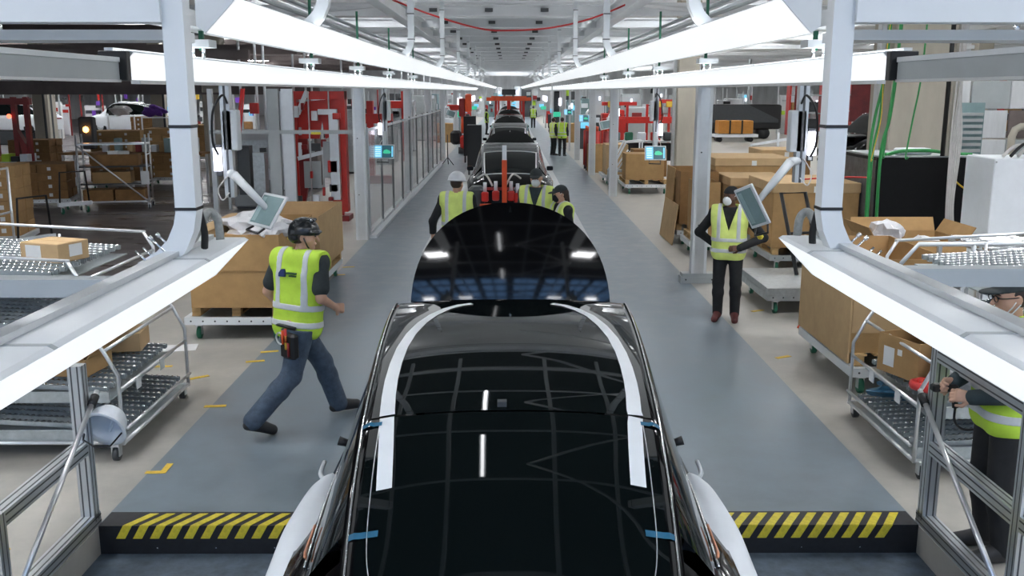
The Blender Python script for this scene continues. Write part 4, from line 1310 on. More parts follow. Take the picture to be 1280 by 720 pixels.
def person(label, loc, rz, pose=None, hf=(0, 1, 0), scale=1.0, res=.012, fine=True, skin='skin', trousers='blackcloth', shirt='blackcloth',
           sleeve='long', vest='vest_y', boots='boot', headwear=None, mask=None, hair=None, curl=(.45, .45), hdir=(None, None),
           palm=(None, None), baggy=.014, vneck=True, glasses=False, group=None, back_print=False):
    J = dict(DEF)
    if pose: J.update(pose)
    J = {k: np.array(v, float) * scale for k, v in J.items()}
    S_ = scale
    t = thing('person', label, 'person', loc, rz, group)
    pts = np.array(list(J.values()))
    lo = pts.min(0) - .30 * S_; hi = pts.max(0) + .30 * S_
    hy = nrm(hf); hx = nrm(np.cross(hy, (0, 0, 1))); hz = np.cross(hx, hy)
    HA = np.array([hx, hy, hz])
    def hp(x, y, z): return J['head'] + (hx * x + hy * y + hz * z) * S_
    up = nrm(J['neck'] - J['hipc'])
    rt = nrm(J['shR'] - J['shL'])
    fw = np.cross(up, rt)
    def torso(f, e, arms=False, low=0.0):
        for sg in (-1, 1):
            a = J['hipc'] + rt * sg * .078 * S_ + up * low
            b = J['chest'] + rt * sg * .088 * S_ + up * .02 * S_
            w = (J['hipc'] * .55 + J['chest'] * .45) + rt * sg * .070 * S_
            f.cone(a, w, .112 * S_ + e, .102 * S_ + e, .06); f.cone(w, b, .102 * S_ + e, .116 * S_ + e, .06)
        f.cone(J['shL'], J['shR'], .068 * S_ + e, .068 * S_ + e, .06)
        for q in ('shL', 'shR'):
            f.cone(J['neck'] - up * .02, J[q], .058 * S_ + e, .060 * S_ + e, .05)
    def legs(f, e, foot=True):
        f.cone(J['hpL'], J['hpR'], .10 * S_ + e, .10 * S_ + e, .04)
        f.cone(J['hipc'] - fw * .04 * S_, (J['hpL'] + J['hpR']) / 2 - fw * .035 * S_, .10 * S_ + e, .105 * S_ + e, .05)
        for q in 'LR':
            f.cone(J['hp' + q], J['kn' + q], .086 * S_ + e, .060 * S_ + e, .04)
            c = J['kn' + q] * .68 + J['an' + q] * .32
            bk = nrm(np.cross(nrm(J['an' + q] - J['kn' + q]), rt))
            f.cone(J['kn' + q], c - bk * .0, .058 * S_ + e, .058 * S_ + e, .03)
            f.cone(c, J['an' + q], .058 * S_ + e, .040 * S_ + e * 1.6, .03)
    def arms(f, e, frac=None):
        for q in 'LR':
            a, b, c = J['sh' + q], J['el' + q], J['wr' + q]
            if frac:
                f.cone(a, a + (b - a) * frac, .058 * S_ + e, .055 * S_ + e, .03)
            else:
                f.cone(a, b, .056 * S_ + e, .044 * S_ + e, .03)
                f.cone(b, c, .044 * S_ + e, .030 * S_ + e * 1.25, .025)
    # ---- body
    B = Field(lo, hi, res * 1.15)
    torso(B, -.004); legs(B, -.004); arms(B, -.003)
    B.cone(J['neck'] - up * .04, J['head'] - hz * .05 * S_ - hy * .01 * S_, .062 * S_, .052 * S_, .03)
    B.ell(hp(0, -.012, .03), tuple(np.array((.075, .092, .09)) * S_), .03, HA)
    for q in 'LR': B.cone(J['an' + q], J['to' + q], .035 * S_, .03 * S_, .03)
    fields = [B]
    if fine:
        hh = .006
        H_ = Field(J['head'] - .19 * S_, J['head'] + .17 * S_, hh)
        H_.cone(J['neck'] - up * .02, J['head'] - hz * .05 * S_ - hy * .012 * S_, .060 * S_, .053 * S_, .02)
        H_.ell(hp(0, -.014, .030), tuple(np.array((.078, .098, .092)) * S_), .02, HA)
        H_.cone(hp(-.026, .030, -.03), hp(-.014, .052, -.088), .050 * S_, .026 * S_, .03)
        H_.cone(hp(.026, .030, -.03), hp(.014, .052, -.088), .050 * S_, .026 * S_, .03)
        H_.cone(hp(-.032, .066, .028), hp(.032, .066, .028), .020 * S_, .020 * S_, .02)
        H_.cone(hp(0, .084, .012), hp(0, .106, -.026), .009 * S_, .014 * S_, .012)
        H_.cone(hp(-.016, .082, -.056), hp(.016, .082, -.056), .010 * S_, .010 * S_, .008)
        for sg in (-1, 1):
            H_.ell(hp(sg * .079, -.012, -.006), tuple(np.array((.010, .020, .031)) * S_), .008, HA)
        H_.clip(-up, -np.dot(up, J['neck'] + up * .015))
        fields.append(H_)
    for i, q in enumerate('LR'):
        if not fine: 
            B.cone(J['wr' + q], J['wr' + q] + nrm(J['wr' + q] - J['el' + q]) * .12 * S_, .030 * S_, .022 * S_, .02)
            continue
        wr = J['wr' + q]
        d = nrm(hdir[i]) if hdir[i] is not None else nrm(wr - J['el' + q])
        pn = nrm(palm[i]) if palm[i] is not None else (rt if q == 'L' else -rt)   # palm faces the body
        pn = nrm(pn - d * np.dot(pn, d))
        w = np.cross(d, pn) * (1 if q == 'L' else -1)       # towards the thumb side
        if np.dot(w, fw) < 0 and palm[i] is None: w = -w
        Hd = Field(wr - .16 * S_, wr + .16 * S_, .0052)
        k = .010
        Hd.cone(wr - nrm(wr - J['el' + q]) * .08 * S_, wr, .032 * S_, .027 * S_, .02)
        for o in (-.028, -.009, .010, .028):
            Hd.cone(wr + w * o * .55 * S_, wr + (d * .082 + w * o) * S_, .017 * S_, .0135 * S_, .012)
        cu = curl[i]
        for o, L in ((.030, .068), (.010, .078), (-.010, .073), (-.029, .057)):
            p = wr + (d * .084 + w * o) * S_
            a = cu * .9; 
            for seg in (.45, .32, .25):
                dd = d * math.cos(a) + pn * math.sin(a)
                p2 = p + dd * L * seg * 1.05 * S_
                Hd.cone(p, p2, .0098 * S_, .0088 * S_, .004)
                p = p2; a += cu * 1.35
        p = wr + (d * .022 + w * .030) * S_
        p2 = p + nrm(d * .65 + w * .65 + pn * (.25 + .5 * cu)) * .042 * S_
        p3 = p2 + nrm(d * .9 + w * (.35 - .5 * cu) + pn * (.3 + .4 * cu)) * .034 * S_
        Hd.cone(p, p2, .0145 * S_, .0115 * S_, .010); Hd.cone(p2, p3, .0112 * S_, .0092 * S_, .006)
        fields.append(Hd)
    field_obj('body', fields, skin, t)
    # ---- trousers, shirt, vest, boots
    waist = J['hipc'] + up * .10 * S_
    T = Field(lo, hi, res)
    legs(T, baggy)
    T.cone(J['hipc'] - rt * .07 * S_, J['hipc'] + rt * .07 * S_ + up * .05, .115 * S_, .108 * S_, .04)
    T.clip(up, np.dot(up, (J['hipc'] - up * .045 * S_) if vest else waist))
    T.clip((0, 0, -1), -.035 * S_)
    field_obj('trousers', [T], trousers, t)
    F_ = Field(lo, hi, res)
    torso(F_, .012)
    if sleeve == 'long': arms(F_, .013)
    else: arms(F_, .018, .72)
    F_.cone(J['neck'] - up * .03, J['neck'] + up * .025, .068 * S_, .062 * S_, .02)
    F_.clip(up, np.dot(up, J['neck'] + up * .035 * S_))
    F_.clip(-up, -np.dot(up, J['hipc'] - up * .03 * S_))
    field_obj('shirt', [F_], shirt, t)
    if vest:
        vlo, vhi = J['hipc'] - .35 * S_, J['neck'] + .35 * S_
        vlo, vhi = np.minimum(vlo, vhi), np.maximum(vlo, vhi)
        def vfield(e):
            v = Field(vlo, vhi, res * .8)
            torso(v, .034 + e, low=-.03)
            v.clip(up, np.dot(up, J['neck'] + up * .07))
            # arm holes
            for q, sg in (('shL', -1), ('shR', 1)):
                v.clip(rt * sg, np.dot(rt * sg, J[q]) + .050 * S_ + e)
            v.clip(-up, -np.dot(up, J['hipc'] - up * .13 * S_))
            # neck opening
            X = v.ax[0][:, None, None]; Y = v.ax[1][None, :, None]; Z = v.ax[2][None, None, :]
            px, py, pz = X - J['neck'][0], Y - J['neck'][1], Z - J['neck'][2]
            r_ = px * rt[0] + py * rt[1] + pz * rt[2]
            u_ = px * up[0] + py * up[1] + pz * up[2]
            f_ = px * fw[0] + py * fw[1] + pz * fw[2]
            depth = .27 if vneck else .10
            wv = np.clip((u_ + depth * S_) / (depth * S_), 0, 2) * .085 * S_
            cutf = np.maximum(np.abs(r_) - wv, -(f_ - .005))
            cutb = np.sqrt(r_ ** 2 + f_ ** 2 + (u_ - .01) ** 2) - .085 * S_
            v.F = np.maximum(v.F, -np.minimum(cutf, cutb))
            return v, r_, u_, f_
        v, r_, u_, f_ = vfield(0)
        vo = field_obj('hi_vis_vest', [v], vest, t)
        b, r_, u_, f_ = vfield(.005)
        hgt = np.dot(J['neck'] - J['hipc'], up)
        z1 = u_ + hgt
        s1 = np.abs(z1 - (-.005) * S_) - .026 * S_
        s2 = np.abs(z1 - .135 * S_) - .026 * S_
        s3 = np.maximum(np.abs(np.abs(r_) - .125 * S_) - .026 * S_, .135 * S_ - z1)
        b.F = np.maximum(b.F, np.minimum(np.minimum(s1, s2), s3))
        field_obj('reflective_bands', [b], 'reflect', vo)
        if back_print:      # small navy mark and two printed lines on the upper back
            mt = Matrix(((rt[0], -fw[0], up[0], 0), (rt[1], -fw[1], up[1], 0), (rt[2], -fw[2], up[2], 0), (0, 0, 0, 1)))
            def stamp(name, poly, m_, r0, u0):
                o_ = J['chest'] + up * u0 + rt * r0 - fw * (.116 * S_ + .034 + .0)
                vs = [tuple(np.array(mt.to_3x3() @ Vector((a_, d_, b_))) + o_) for d_ in (.010, -.02) for a_, b_ in poly]
                n_ = len(poly)
                MB().add(vs, [tuple(range(n_)), tuple(range(2 * n_ - 1, n_ - 1, -1))] + [(i, (i + 1) % n_, n_ + (i + 1) % n_, n_ + i) for i in range(n_)]).build(name, m_, vo)
            stamp('back_print', [(-.035, -.03), (.03, -.03), (.03, .0), (.012, .035), (-.01, .035), (-.035, .0)], 'navy', -.075, .06)
            stamp('print_line', [(0, -.007), (.10, -.007), (.10, .007), (0, .007)], 'print', -.035, .062)
            stamp('print_line', [(0, -.006), (.07, -.006), (.07, .006), (0, .006)], 'print', -.005, .040)
    for q in 'LR':
        a, c = J['an' + q], J['to' + q]
        bf = Field(np.minimum(a, c) - .16 * S_, np.maximum(a, c) + .16 * S_, min(res, .010))
        dirf = nrm(c - a)
        heel = a + np.array([0, 0, -.03]) * S_ - nrm([dirf[0], dirf[1], 0]) * .045 * S_ * (1 if a[2] < .2 else .4)
        bf.cone(heel, c, .042 * S_, .036 * S_, .02)
        bf.cone(a + nrm(J['kn' + q] - a) * .06 * S_, a - np.array([0, 0, .02]), .052 * S_, .05 * S_, .02)
        bf.cone(a, c, .05 * S_, .034 * S_, .03)
        bf.clip((0, 0, -1), 0.0)
        field_obj('boot', [bf], boots, t)
    # ---- head pieces
    hl = J['head'] - .26 * S_; hh_ = J['head'] + .26 * S_
    fr = .007 if fine else .02
    def HF(): return Field(hl, hh_, fr)
    if hair == 'long':
        f = HF()
        f.ell(hp(0, -.03, .03), tuple(np.array((.088, .092, .095)) * S_), .02, HA)
        f.cone(hp(0, -.085, .0), hp(.02, -.105, -.19), .05 * S_, .025 * S_, .02)
        f.cone(hp(.05, -.07, -.02), hp(.06, -.05, -.16), .03 * S_, .018 * S_, .02)
        f.cone(hp(-.05, -.07, -.02), hp(-.06, -.05, -.16), .03 * S_, .018 * S_, .02)
        field_obj('hair', [f], 'hair_dark', t)
    elif hair:
        f = HF()
        f.ell(hp(0, -.026, .022), tuple(np.array((.083, .095, .098)) * S_), .02, HA)
        f.clip(hy, np.dot(hy, hp(0, .052, 0)))
        f.clip(-hz, -np.dot(hz, hp(0, 0, -.06)))
        field_obj('hair', [f], 'hair_dark', t)
    if headwear in ('cap', 'beanie'):
        f = HF()
        f.ell(hp(0, -.014, .035), tuple(np.array((.092, .110, .100)) * S_), .01, HA, cut=(hz, .01 * S_))
        if headwear == 'cap':
            f.ell(hp(0, .105, .048), tuple(np.array((.070, .075, .014)) * S_), .015, HA)
        field_obj('cap', [f], 'charcoal' if headwear == 'cap' else 'blackcloth', t)
    elif headwear == 'hardhat':
        f = HF()
        f.ell(hp(0, -.01, .045), tuple(np.array((.122, .142, .135)) * S_), .01, HA, cut=(hz, .0))
        f.ell(hp(0, .005, .045), tuple(np.array((.130, .162, .014)) * S_), .012, HA)
        f.cone(hp(0, -.10, .135), hp(0, .08, .145), .022 * S_, .022 * S_, .02)
        ho = field_obj('hard_hat', [f], 'hatw', t)
    elif headwear == 'bump':
        f = HF()
        f.ell(hp(0, -.012, .040), tuple(np.array((.106, .128, .118)) * S_), .01, HA, cut=(hz, -.02 * S_))
        f.ell(hp(0, -.075, -.005), tuple(np.array((.085, .065, .060)) * S_), .02, HA)
        f.ell(hp(0, .085, .045), tuple(np.array((.085, .050, .014)) * S_), .012, HA)
        for o in (-.05, 0, .05):
            f.cone(hp(o, -.08, .125), hp(o * .9, .07, .140), .014 * S_, .012 * S_, .008)
        ho = field_obj('helmet', [f], 'hatb', t)
        f = HF(); f.ell(hp(-.085, -.060, .035), tuple(np.array((.030, .034, .026)) * S_), .005, HA)
        field_obj('helmet_badge', [f], 'tape_y', ho)
        for o, m_ in ((hp(.06, -.10, .0), 'chrome'), (hp(-.02, -.135, -.03), 'yellow'), (hp(.05, .05, .14), 'chrome')):
            f = Field(o - .05, o + .05, .006); f.ell(o, (.014, .014, .012), .004)
            field_obj('helmet_clip', [f], m_, ho)
        pts_ = [hp(-.09, 0, .0), hp(-.07, .03, -.07), hp(0, .05, -.115), hp(.07, .03, -.07), hp(.09, 0, .0)]
        MB().sweep([tuple(p) for p in pts_], .007, 6).build('chin_strap', 'black', ho)
    if mask:
        if mask == 'chin':
            pts_ = [hp(.083, -.012, -.015), hp(.074, .03, -.06), hp(.045, .07, -.10)]
            for sg in (1, -1):
                MB().sweep([tuple(hp(sg * .084, -.014, .015)), tuple(hp(sg * .072, .030, -.05)), tuple(hp(sg * .04, .066, -.105))], .004, 6).build('mask_strap', 'maskw', t)
                MB().sweep([tuple(hp(sg * .084, -.018, -.03)), tuple(hp(sg * .066, .020, -.08)), tuple(hp(sg * .04, .060, -.11))], .004, 6).build('mask_strap', 'maskw', t)
            f = HF(); f.ell(hp(0, .052, -.112), tuple(np.array((.05, .035, .025)) * S_), .01, HA)
            field_obj('face_mask', [f], 'maskw', t)
        else:
            f = HF()
            f.ell(hp(0, .066, -.046), tuple(np.array((.060, .058, .062)) * S_), .01, HA)
            mo = field_obj('face_mask', [f], 'maskw' if mask == 'white' else 'blackcloth', t)
            if fine:
                for sg in (1, -1):
                    MB().sweep([tuple(hp(sg * .05, .062, -.03)), tuple(hp(sg * .082, .0, .02)), tuple(hp(sg * .06, -.09, .05))], .004, 6).build('mask_strap', 'maskw', mo)
    if fine:
        for sg in (-1, 1):
            e = hp(sg * .031, .083, .010)
            MB().sweep([tuple(e - hx * .011 * S_), tuple(e + hy * .004 * S_), tuple(e + hx * .011 * S_)], [.003, .0065, .003], 8).build('eye', 'black', t)
            MB().sweep([tuple(hp(sg * .016, .092, .030)), tuple(hp(sg * .034, .090, .034)), tuple(hp(sg * .050, .078, .028))], .004, 6).build('eyebrow', 'hair_dark', t)
    if glasses:
        gl = MB()
        for sg in (-1, 1):
            c = [tuple(hp(sg * .033 + .024 * math.cos(a), .100, .008 + .018 * math.sin(a))) for a in [2 * math.pi * i / 14 for i in range(14)]]
            gl.sweep(c, .003, 6, closed=True)
            gl.sweep([tuple(hp(sg * .057, .098, .012)), tuple(hp(sg * .082, .06, .014)), tuple(hp(sg * .084, -.015, .012))], .0035, 6)
        gl.sweep([tuple(hp(-.010, .104, .012)), tuple(hp(.010, .104, .012))], .003, 6)
        gl.build('glasses', 'black', t)
    return t

def rz_for(dx, dy): return math.atan2(-dx, dy)

walker = person('worker in lime vest and black helmet walking past the large open carton', (-1.85, 8.10, 0), rz_for(.80, .60), res=.010, scale=1.05, baggy=.026,
    pose=dict(hipc=(0, .02, .90), chest=(0, .06, 1.25), neck=(0, .07, 1.44), head=(.01, .115, 1.60),
              shL=(-.163, -.03, 1.40), elL=(-.25, -.12, 1.13), wrL=(-.25, .03, .92),
              shR=(.163, .155, 1.40), elR=(.245, .12, 1.12), wrR=(.19, .27, 1.02),
              hpL=(-.09, .02, .88), knL=(-.09, .27, .49), anL=(-.08, .40, .095), toL=(-.09, .58, .05),
              hpR=(.09, .02, .88), knR=(.09, -.10, .47), anR=(.08, -.44, .155), toR=(.08, -.28, .045)),
    hf=(.55, .82, -.08), trousers='denim', shirt='charcoal', sleeve='short', vest='vest', headwear='bump', hair='short', curl=(.8, 1.0),
    hdir=(None, (-.2, .9, -.25)), palm=(None, (-.9, .0, -.3)), vneck=False, back_print=True)
# tool pouch on the belt and printed mark on the vest back
tp = thing('tool_pouch', 'black belt pouch with red and yellow tools at the walking worker back', 'tool pouch', (-1.85, 8.10, 0), rz_for(.64, .77))
MB().bev((.12, -.165, .78), (.18, .08, .22), .02).build('pouch', 'black', tp)
MB().sweep([(-.14, -.13, .93), (.0, -.155, .94), (.16, -.13, .93)], .016, 8).build('belt', 'black', tp)
for x, z, c_ in ((.09, .88, 'orange'), (.13, .84, 'tape_y'), (.16, .78, 'dred'), (.13, .90, 'cable_r')):
    MB().cyl((x, -.21, z - .08), (x, -.21, z + .04), .012, 8).build('tool_handle', c_, tp)
MB().sweep(arc((.04, -.20, .84), .05, 40, 300, 14, 'xz'), .009, 6).build('plier_ring', 'tube', tp)
person('worker in white hard hat and yellow vest seen from behind at the raised hood', (-.73, 13.5, 0), rz_for(.12, 1), hf=(.25, .95, -.1), trousers='blackcloth',
       shirt='blackcloth', headwear='hardhat', hair='short', curl=(.5, .5), vneck=False, scale=1.0,
       pose=dict(elL=(-.34, -.06, 1.10), wrL=(-.36, .04, .84), elR=(.27, .10, 1.14), wrR=(.15, .32, 1.08)))
person('bearded worker in white mask and dark cap facing the camera behind the hood', (.40, 13.9, 0), rz_for(-.25, -1), hf=(-.05, 1, -.25), scale=1.03, trousers='blackcloth',
       shirt='tealcloth', headwear='cap', mask='white', hair='short', sleeve='long')
person('long haired worker in black mask and cap, smallest of the group at the hood', (.72, 13.15, 0), rz_for(-1, -.35), hf=(.1, 1, -.2), scale=.935, trousers='blackcloth',
       shirt='blackcloth', headwear='cap', mask='black', hair='long')
person('worker in yellow vest, white mask and black cap standing with hands on hips', (2.80, 12.08, 0), rz_for(-.30, -.95), hf=(.55, .83, -.05), scale=.985, skin='skin_dark', trousers='blackcloth',
       shirt='blackcloth', headwear='beanie', mask='white', hair='short', boots='shoe_red', curl=(.5, .5),
       pose=dict(elL=(-.43, -.06, 1.10), wrL=(-.15, .17, .99), elR=(.40, -.14, 1.13), wrR=(.19, -.16, .97)), hdir=((1, .25, -.1), None), palm=((.0, -1, -.1), None))
edge_man = person('worker in cap and glasses with mask under chin at the right edge', (3.05, 5.66, 0), rz_for(-1, .02), hf=(-.02, 1, -.12), scale=1.035, res=.010, trousers='blackcloth',
       shirt='tealcloth', headwear='cap', mask='chin', hair='short', vest='vest', glasses=True, boots='boot', curl=(.75, .75),
       pose=dict(elL=(-.24, .06, 1.10), wrL=(-.12, .24, 1.05), elR=(.22, .10, 1.12), wrR=(.06, .27, 1.09)),
       hdir=((.25, 1, .1), (-.3, 1, 0)), palm=((.8, 0, -.4), (-.8, 0, -.4)))
dv = thing('hand_scanner', 'black hand tool held by the right edge worker', 'tool', (2.76, 5.70, 1.06))
MB().bev((-.06, 0, .04), (.16, .06, .05), .01).build('head', 'black', dv)
MB().cyl((0, 0, .03), (.02, 0, -.09), .02, 8).build('grip', 'black', dv)
MB().sweep(smooth_path([(.02, 0, -.09), (.05, .05, -.2), (.15, .12, -.28), (.3, .2, -.3)]), .008, 6).build('cord', 'black', dv)

far = dict(fine=False, res=.024)
person('far worker in lime vest seen from behind beside the red cylinders', (2.42, 44.0, 0), rz_for(.3, 1), headwear=None, hair='short', vest='vest', **far)
person('far worker leaning behind another, beside the red cylinders', (2.05, 44.6, 0), rz_for(.9, .5), headwear=None, hair='short', vest='vest_y', scale=.98, **far)
person('distant worker in lime vest right of the line under lamps', (1.95, 78, 0), rz_for(0, 1), headwear=None, hair='short', vest='vest', **far)
person('distant worker in lime vest left of the line among cars', (-1.5, 66, 0), rz_for(1, 0), headwear=None, hair='short', vest='vest', **far)
# ================================================================== centre of the line
fx = thing('lifting_fixture', 'red lifting fixture with upright column between the raised hood and second car', 'fixture', (-.08, 17.5, 0))
MB().box(-.45, .25, -.05, .05, .80, .88).build('cross_bar', 'orange', fx)
MB().box(-.045, .045, -.045, .045, .88, 1.68).build('column', 'orange', fx)
MB().box(-.04, .04, -.04, .04, 1.68, 1.94).build('column_top', 'cover', fx)
for x in (-.40, .20):
    MB().box(x - .035, x + .035, -.035, .035, 0, .80).build('leg', 'red', fx)
for x, z in ((-.36, 1.0), (-.16, 1.02), (.12, 1.02), (.24, .98)):
    MB().bev((x, .12, z), (.13, .16, .18), .02).build('clamp', 'red', fx)
    MB().cyl((x, .15, z + .09), (x, .15, z + .26), .035, 10).build('damper', 'cover', fx)
for sx in (-1, 1):
    MB().bev((sx * .42 - .1, .35, .95), (.30, .45, .45), .06).build('gripper_block', 'dgrey', fx)
    MB().sweep(smooth_path([(sx * .12 - .1, .1, 1.2), (sx * .25 - .1, .2, 1.4), (sx * .40 - .1, .3, 1.32)]), .018, 6).build('hose', 'cable_w', fx)
for k, (y, lab) in enumerate(((57, 'red overhead gantry frame far down the line'), (72, 'more distant red gantry frame close to the vanishing point'))):
    g = thing('gantry_frame', lab, 'gantry', (0, y, 0))
    for x in (-.75, .85):
        MB().box(x - .07, x + .07, -.08, .08, 0, 2.45).build('upright', 'red', g)
    MB().box(-1.3, 1.3, -.1, .1, 2.35, 2.55).build('beam', 'orange', g)
    MB().box(-.1, .1, -.1, .1, 1.4, 2.35).build('hoist', 'red', g)
    MB().bev((0, 0, 2.85), (.8, .3, .32), .02).build('sign_box', 'dgrey', g)
    MB().box(-.3, -.25, -.03, .03, 2.55, 2.7).box(.25, .3, -.03, .03, 2.55, 2.7).build('sign_post', 'dgrey', g)
mk = thing('manipulator', 'orange and red manipulator with black gripper at the left end of fence', 'manipulator', (-2.25, 46, 0))
MB().bev((.35, 0, 2.35), (.30, .4, .85), .05).build('top_housing', 'orange', mk)
MB().bev((.05, 0, 2.15), (.30, .34, .85), .04).build('mast', 'dred', mk)
MB().bev((-.50, 0, 2.15), (.85, .28, .26), .05).build('side_arm', 'red', mk)
MB().cyl((.08, 0, .95), (.08, 0, 1.75), .09, 12).build('ram', 'orange', mk)
MB().bev((-.25, .1, .75), (.55, .5, .65), .12).build('gripper', 'black', mk)
MB().bev((.15, -.1, .55), (.40, .4, .65), .10).build('gripper_jaw', 'red', mk)
MB().cyl((.0, 0, 0), (.0, 0, .3), .15, 12).build('foot', 'dgrey', mk)
for k, (x, y, h) in enumerate(((-.95, 34, 1.75), (-1.35, 40, 1.9))):
    d = thing('parts_rack', ('tall black parts rack left of the third car', 'second black parts rack further along the left of the line')[k], 'rack', (x - .25, y, 0))
    MB().box(-.25, .25, -.3, .3, .3, h).build('panel', 'black', d)
    for q in (-.2, .2): MB().cyl((q, 0, 0), (q, 0, .3), .04, 8).build('leg', 'dgrey', d)

# ================================================================== red cell behind the fence
rc = thing('robot_cell', 'red press frame with clamps standing behind the left columns', 'machine', (-4.25, 22, 0))
MB().box(-.72, -.50, -.15, .15, 0, 2.9).build('upright', 'red', rc)
MB().box(.42, .58, -.15, .15, .2, 2.9).build('upright', 'red', rc)
MB().prism([(-.55, 1.85), (-.02, 1.85), (.05, 2.25), (.12, 1.85), (.36, 1.95), (.48, 2.75), (-.55, 2.65)], 'y', -.10, -.04).build('red_plate', 'red', rc)
MB().prism([(-.55, .35), (-.40, .35), (-.25, 1.1), (-.30, 1.85), (-.55, 1.85)], 'y', -.12, .0).build('red_bracket', 'dred', rc)
MB().prism([(.20, .25), (.48, .10), (.48, .8), (.30, .95)], 'y', -.12, .0).build('red_bracket', 'red', rc)
MB().box(-.45, .20, -.35, -.05, .18, .28).build('red_shelf', 'red', rc)
MB().cbox((-.15, -.22, 1.50), (.72, .06, .09), ry=R(-14)).build('clamp_arm', 'cover', rc)
MB().cbox((-.44, -.22, 1.62), (.07, .06, .30)).build('clamp_post', 'cover', rc)
MB().box(-.38, .0, -.20, -.15, .75, 1.35).build('grey_panel', 'grey', rc)
MB().cbox((.36, -.3, 1.45), (.20, .2, 1.9)).build('actuator', 'alu', rc)
MB().cbox((.20, -.25, 1.4), (.22, .12, .8)).build('actuator_box', 'grey', rc)
MB().cbox((.22, -.3, 2.45), (.42, .1, .12)).build('head_block', 'cover', rc)
MB().cbox((-.35, -.2, 2.65), (.10, .1, .55), ry=R(25)).build('strut', 'cover', rc)
rg = random.Random(11)
for k in range(16):
    x, z = rg.uniform(-.5, .45), rg.uniform(.3, 2.75)
    MB().bev((x, -.25 - .1 * (k % 3), z), (rg.uniform(.05, .22), .1, rg.uniform(.06, .30)), .008).build('clamp_block', rg.choice(['red', 'red', 'cover', 'alu', 'dgrey', 'dred']), rc)
for x in (-.6, -.2, .25):
    MB().cyl((x, -.3, .0), (x, -.3, 2.9), .018, 6).build('air_pipe', 'cable_r' if x < -.5 else 'alu', rc)
MB().box(-.72, .58, -.2, .2, 2.72, 2.9).build('head_beam', 'red', rc)
MB().box(-.75, .62, -.3, .3, 0, .12).build('base', 'dred', rc)
rc2 = thing('robot_cell', 'second red machine further along behind clear fence', 'machine', (-4.2, 31, 0))
MB().box(-.4, .5, -.2, .2, 1.9, 2.2).box(-.3, -.1, -.15, .15, .2, 2.6).build('frame', 'red', rc2)
MB().box(.0, .5, -.25, .2, .6, 1.5).build('cabinet', 'grey', rc2)
MB().box(-.35, .45, -.2, .2, 0, .25).build('base', 'dred', rc2)
rc3 = thing('robot_cell', 'third red machine near the far end of the clear fence', 'machine', (-4.6, 41, 0))
MB().box(-.5, .5, -.2, .2, 2.2, 2.5).box(.1, .3, -.15, .15, 0, 2.9).build('frame', 'red', rc3)
MB().box(-.8, -.1, -.25, .2, .0, 1.4).build('cabinet', 'alu', rc3)
sf = thing('cell_frame', 'grey double post frame with cross rail in front of the red press', 'frame', (-5.0, 20.5, 0))
for x in (.06, .36):
    MB().box(x - .12, x + .12, -.06, .06, 0, 2.95).build('post', 'grey' if x < .2 else 'alu', sf)
MB().box(-1.3, 2.05, -.09, -.05, 2.02, 2.10).build('cross_rail', 'grey', sf)
MB().box(-1.3, -1.2, -.05, .05, 0, 2.95).build('post', 'alu', sf)
MB().box(.85, 1.05, -.095, -.09, 2.01, 2.06).build('yellow_tag', 'yellow', sf)
MB().sweep([(-.55, -.1, 2.95), (-.70, -.1, 2.0), (-.95, -.1, 1.45)], .03, 8).build('red_hose', 'cable_r', sf)
MB().sweep([(-.50, -.1, 2.95), (-.64, -.1, 2.0), (-.90, -.1, 1.45)], .02, 8).build('red_hose', 'cable_r', sf)
for k in range(3):
    MB().box(-1.15 + k * .32, -.90 + k * .32, .3, .6, .7, 1.9 - .15 * k).build('grey_module', ('grey', 'dgrey', 'galv')[k], sf)
# machine clutter behind: pale cabinets and pipes
for k, (x, y, w, h, m, lab) in enumerate((
        (-6.4, 24.5, 1.0, 1.9, 'grey', 'tall grey control cabinet left of red press'),
        (-6.2, 29.5, .9, 2.4, 'mauve', 'brownish machine housing behind the grey control cabinet'),
        (-5.6, 35, 1.2, 2.2, 'grey', 'pale machine housing deep behind the clear fence'),
        (-5.4, 48, 1.6, 2.4, 'white', 'white machine block beyond the clear fence'),
        (-5.2, 58, 1.8, 2.6, 'grey', 'distant grey machine block left of the line'),
        (-5.0, 70, 2.0, 2.6, 'white', 'most distant pale machine block left of the line'))):
    c = thing('machine_cabinet', lab, 'cabinet', (x, y, 0))
    MB().bev((0, 0, h / 2 + .05), (w, .8, h), .03).build('housing', m, c)
    MB().box(-w/2 + .08, w/2 - .08, -.42, -.401, h * .45, h * .9).build('door', 'galv', c)
    MB().box(w * .25, w * .3, -.44, -.42, h * .6, h * .7).build('handle', 'black', c)
    MB().box(-w/2 + .05, w/2 - .05, -.35, .35, 0, .05).build('plinth', 'dgrey', c)
    for q in range(9):
        MB().bev((random.uniform(-.6, .75), -.55, random.uniform(.5, 2.6)), (random.uniform(.06, .3), .12, random.uniform(.06, .4)), .01).build('attached_part', random.choice(['red', 'cover', 'alu', 'dgrey', 'dred', 'paper', 'galv']), c)
    for q in (-.55, .65):
        MB().box(q - .03, q + .03, -.62, -.56, 0, 2.9).build('guide_post', 'alu', c)
    for q in (-.3, .1, .3):
        MB().cyl((q * w, 0, h + .05), (q * w, 0, 4.15), .035, 8).build('conduit', 'white', c)

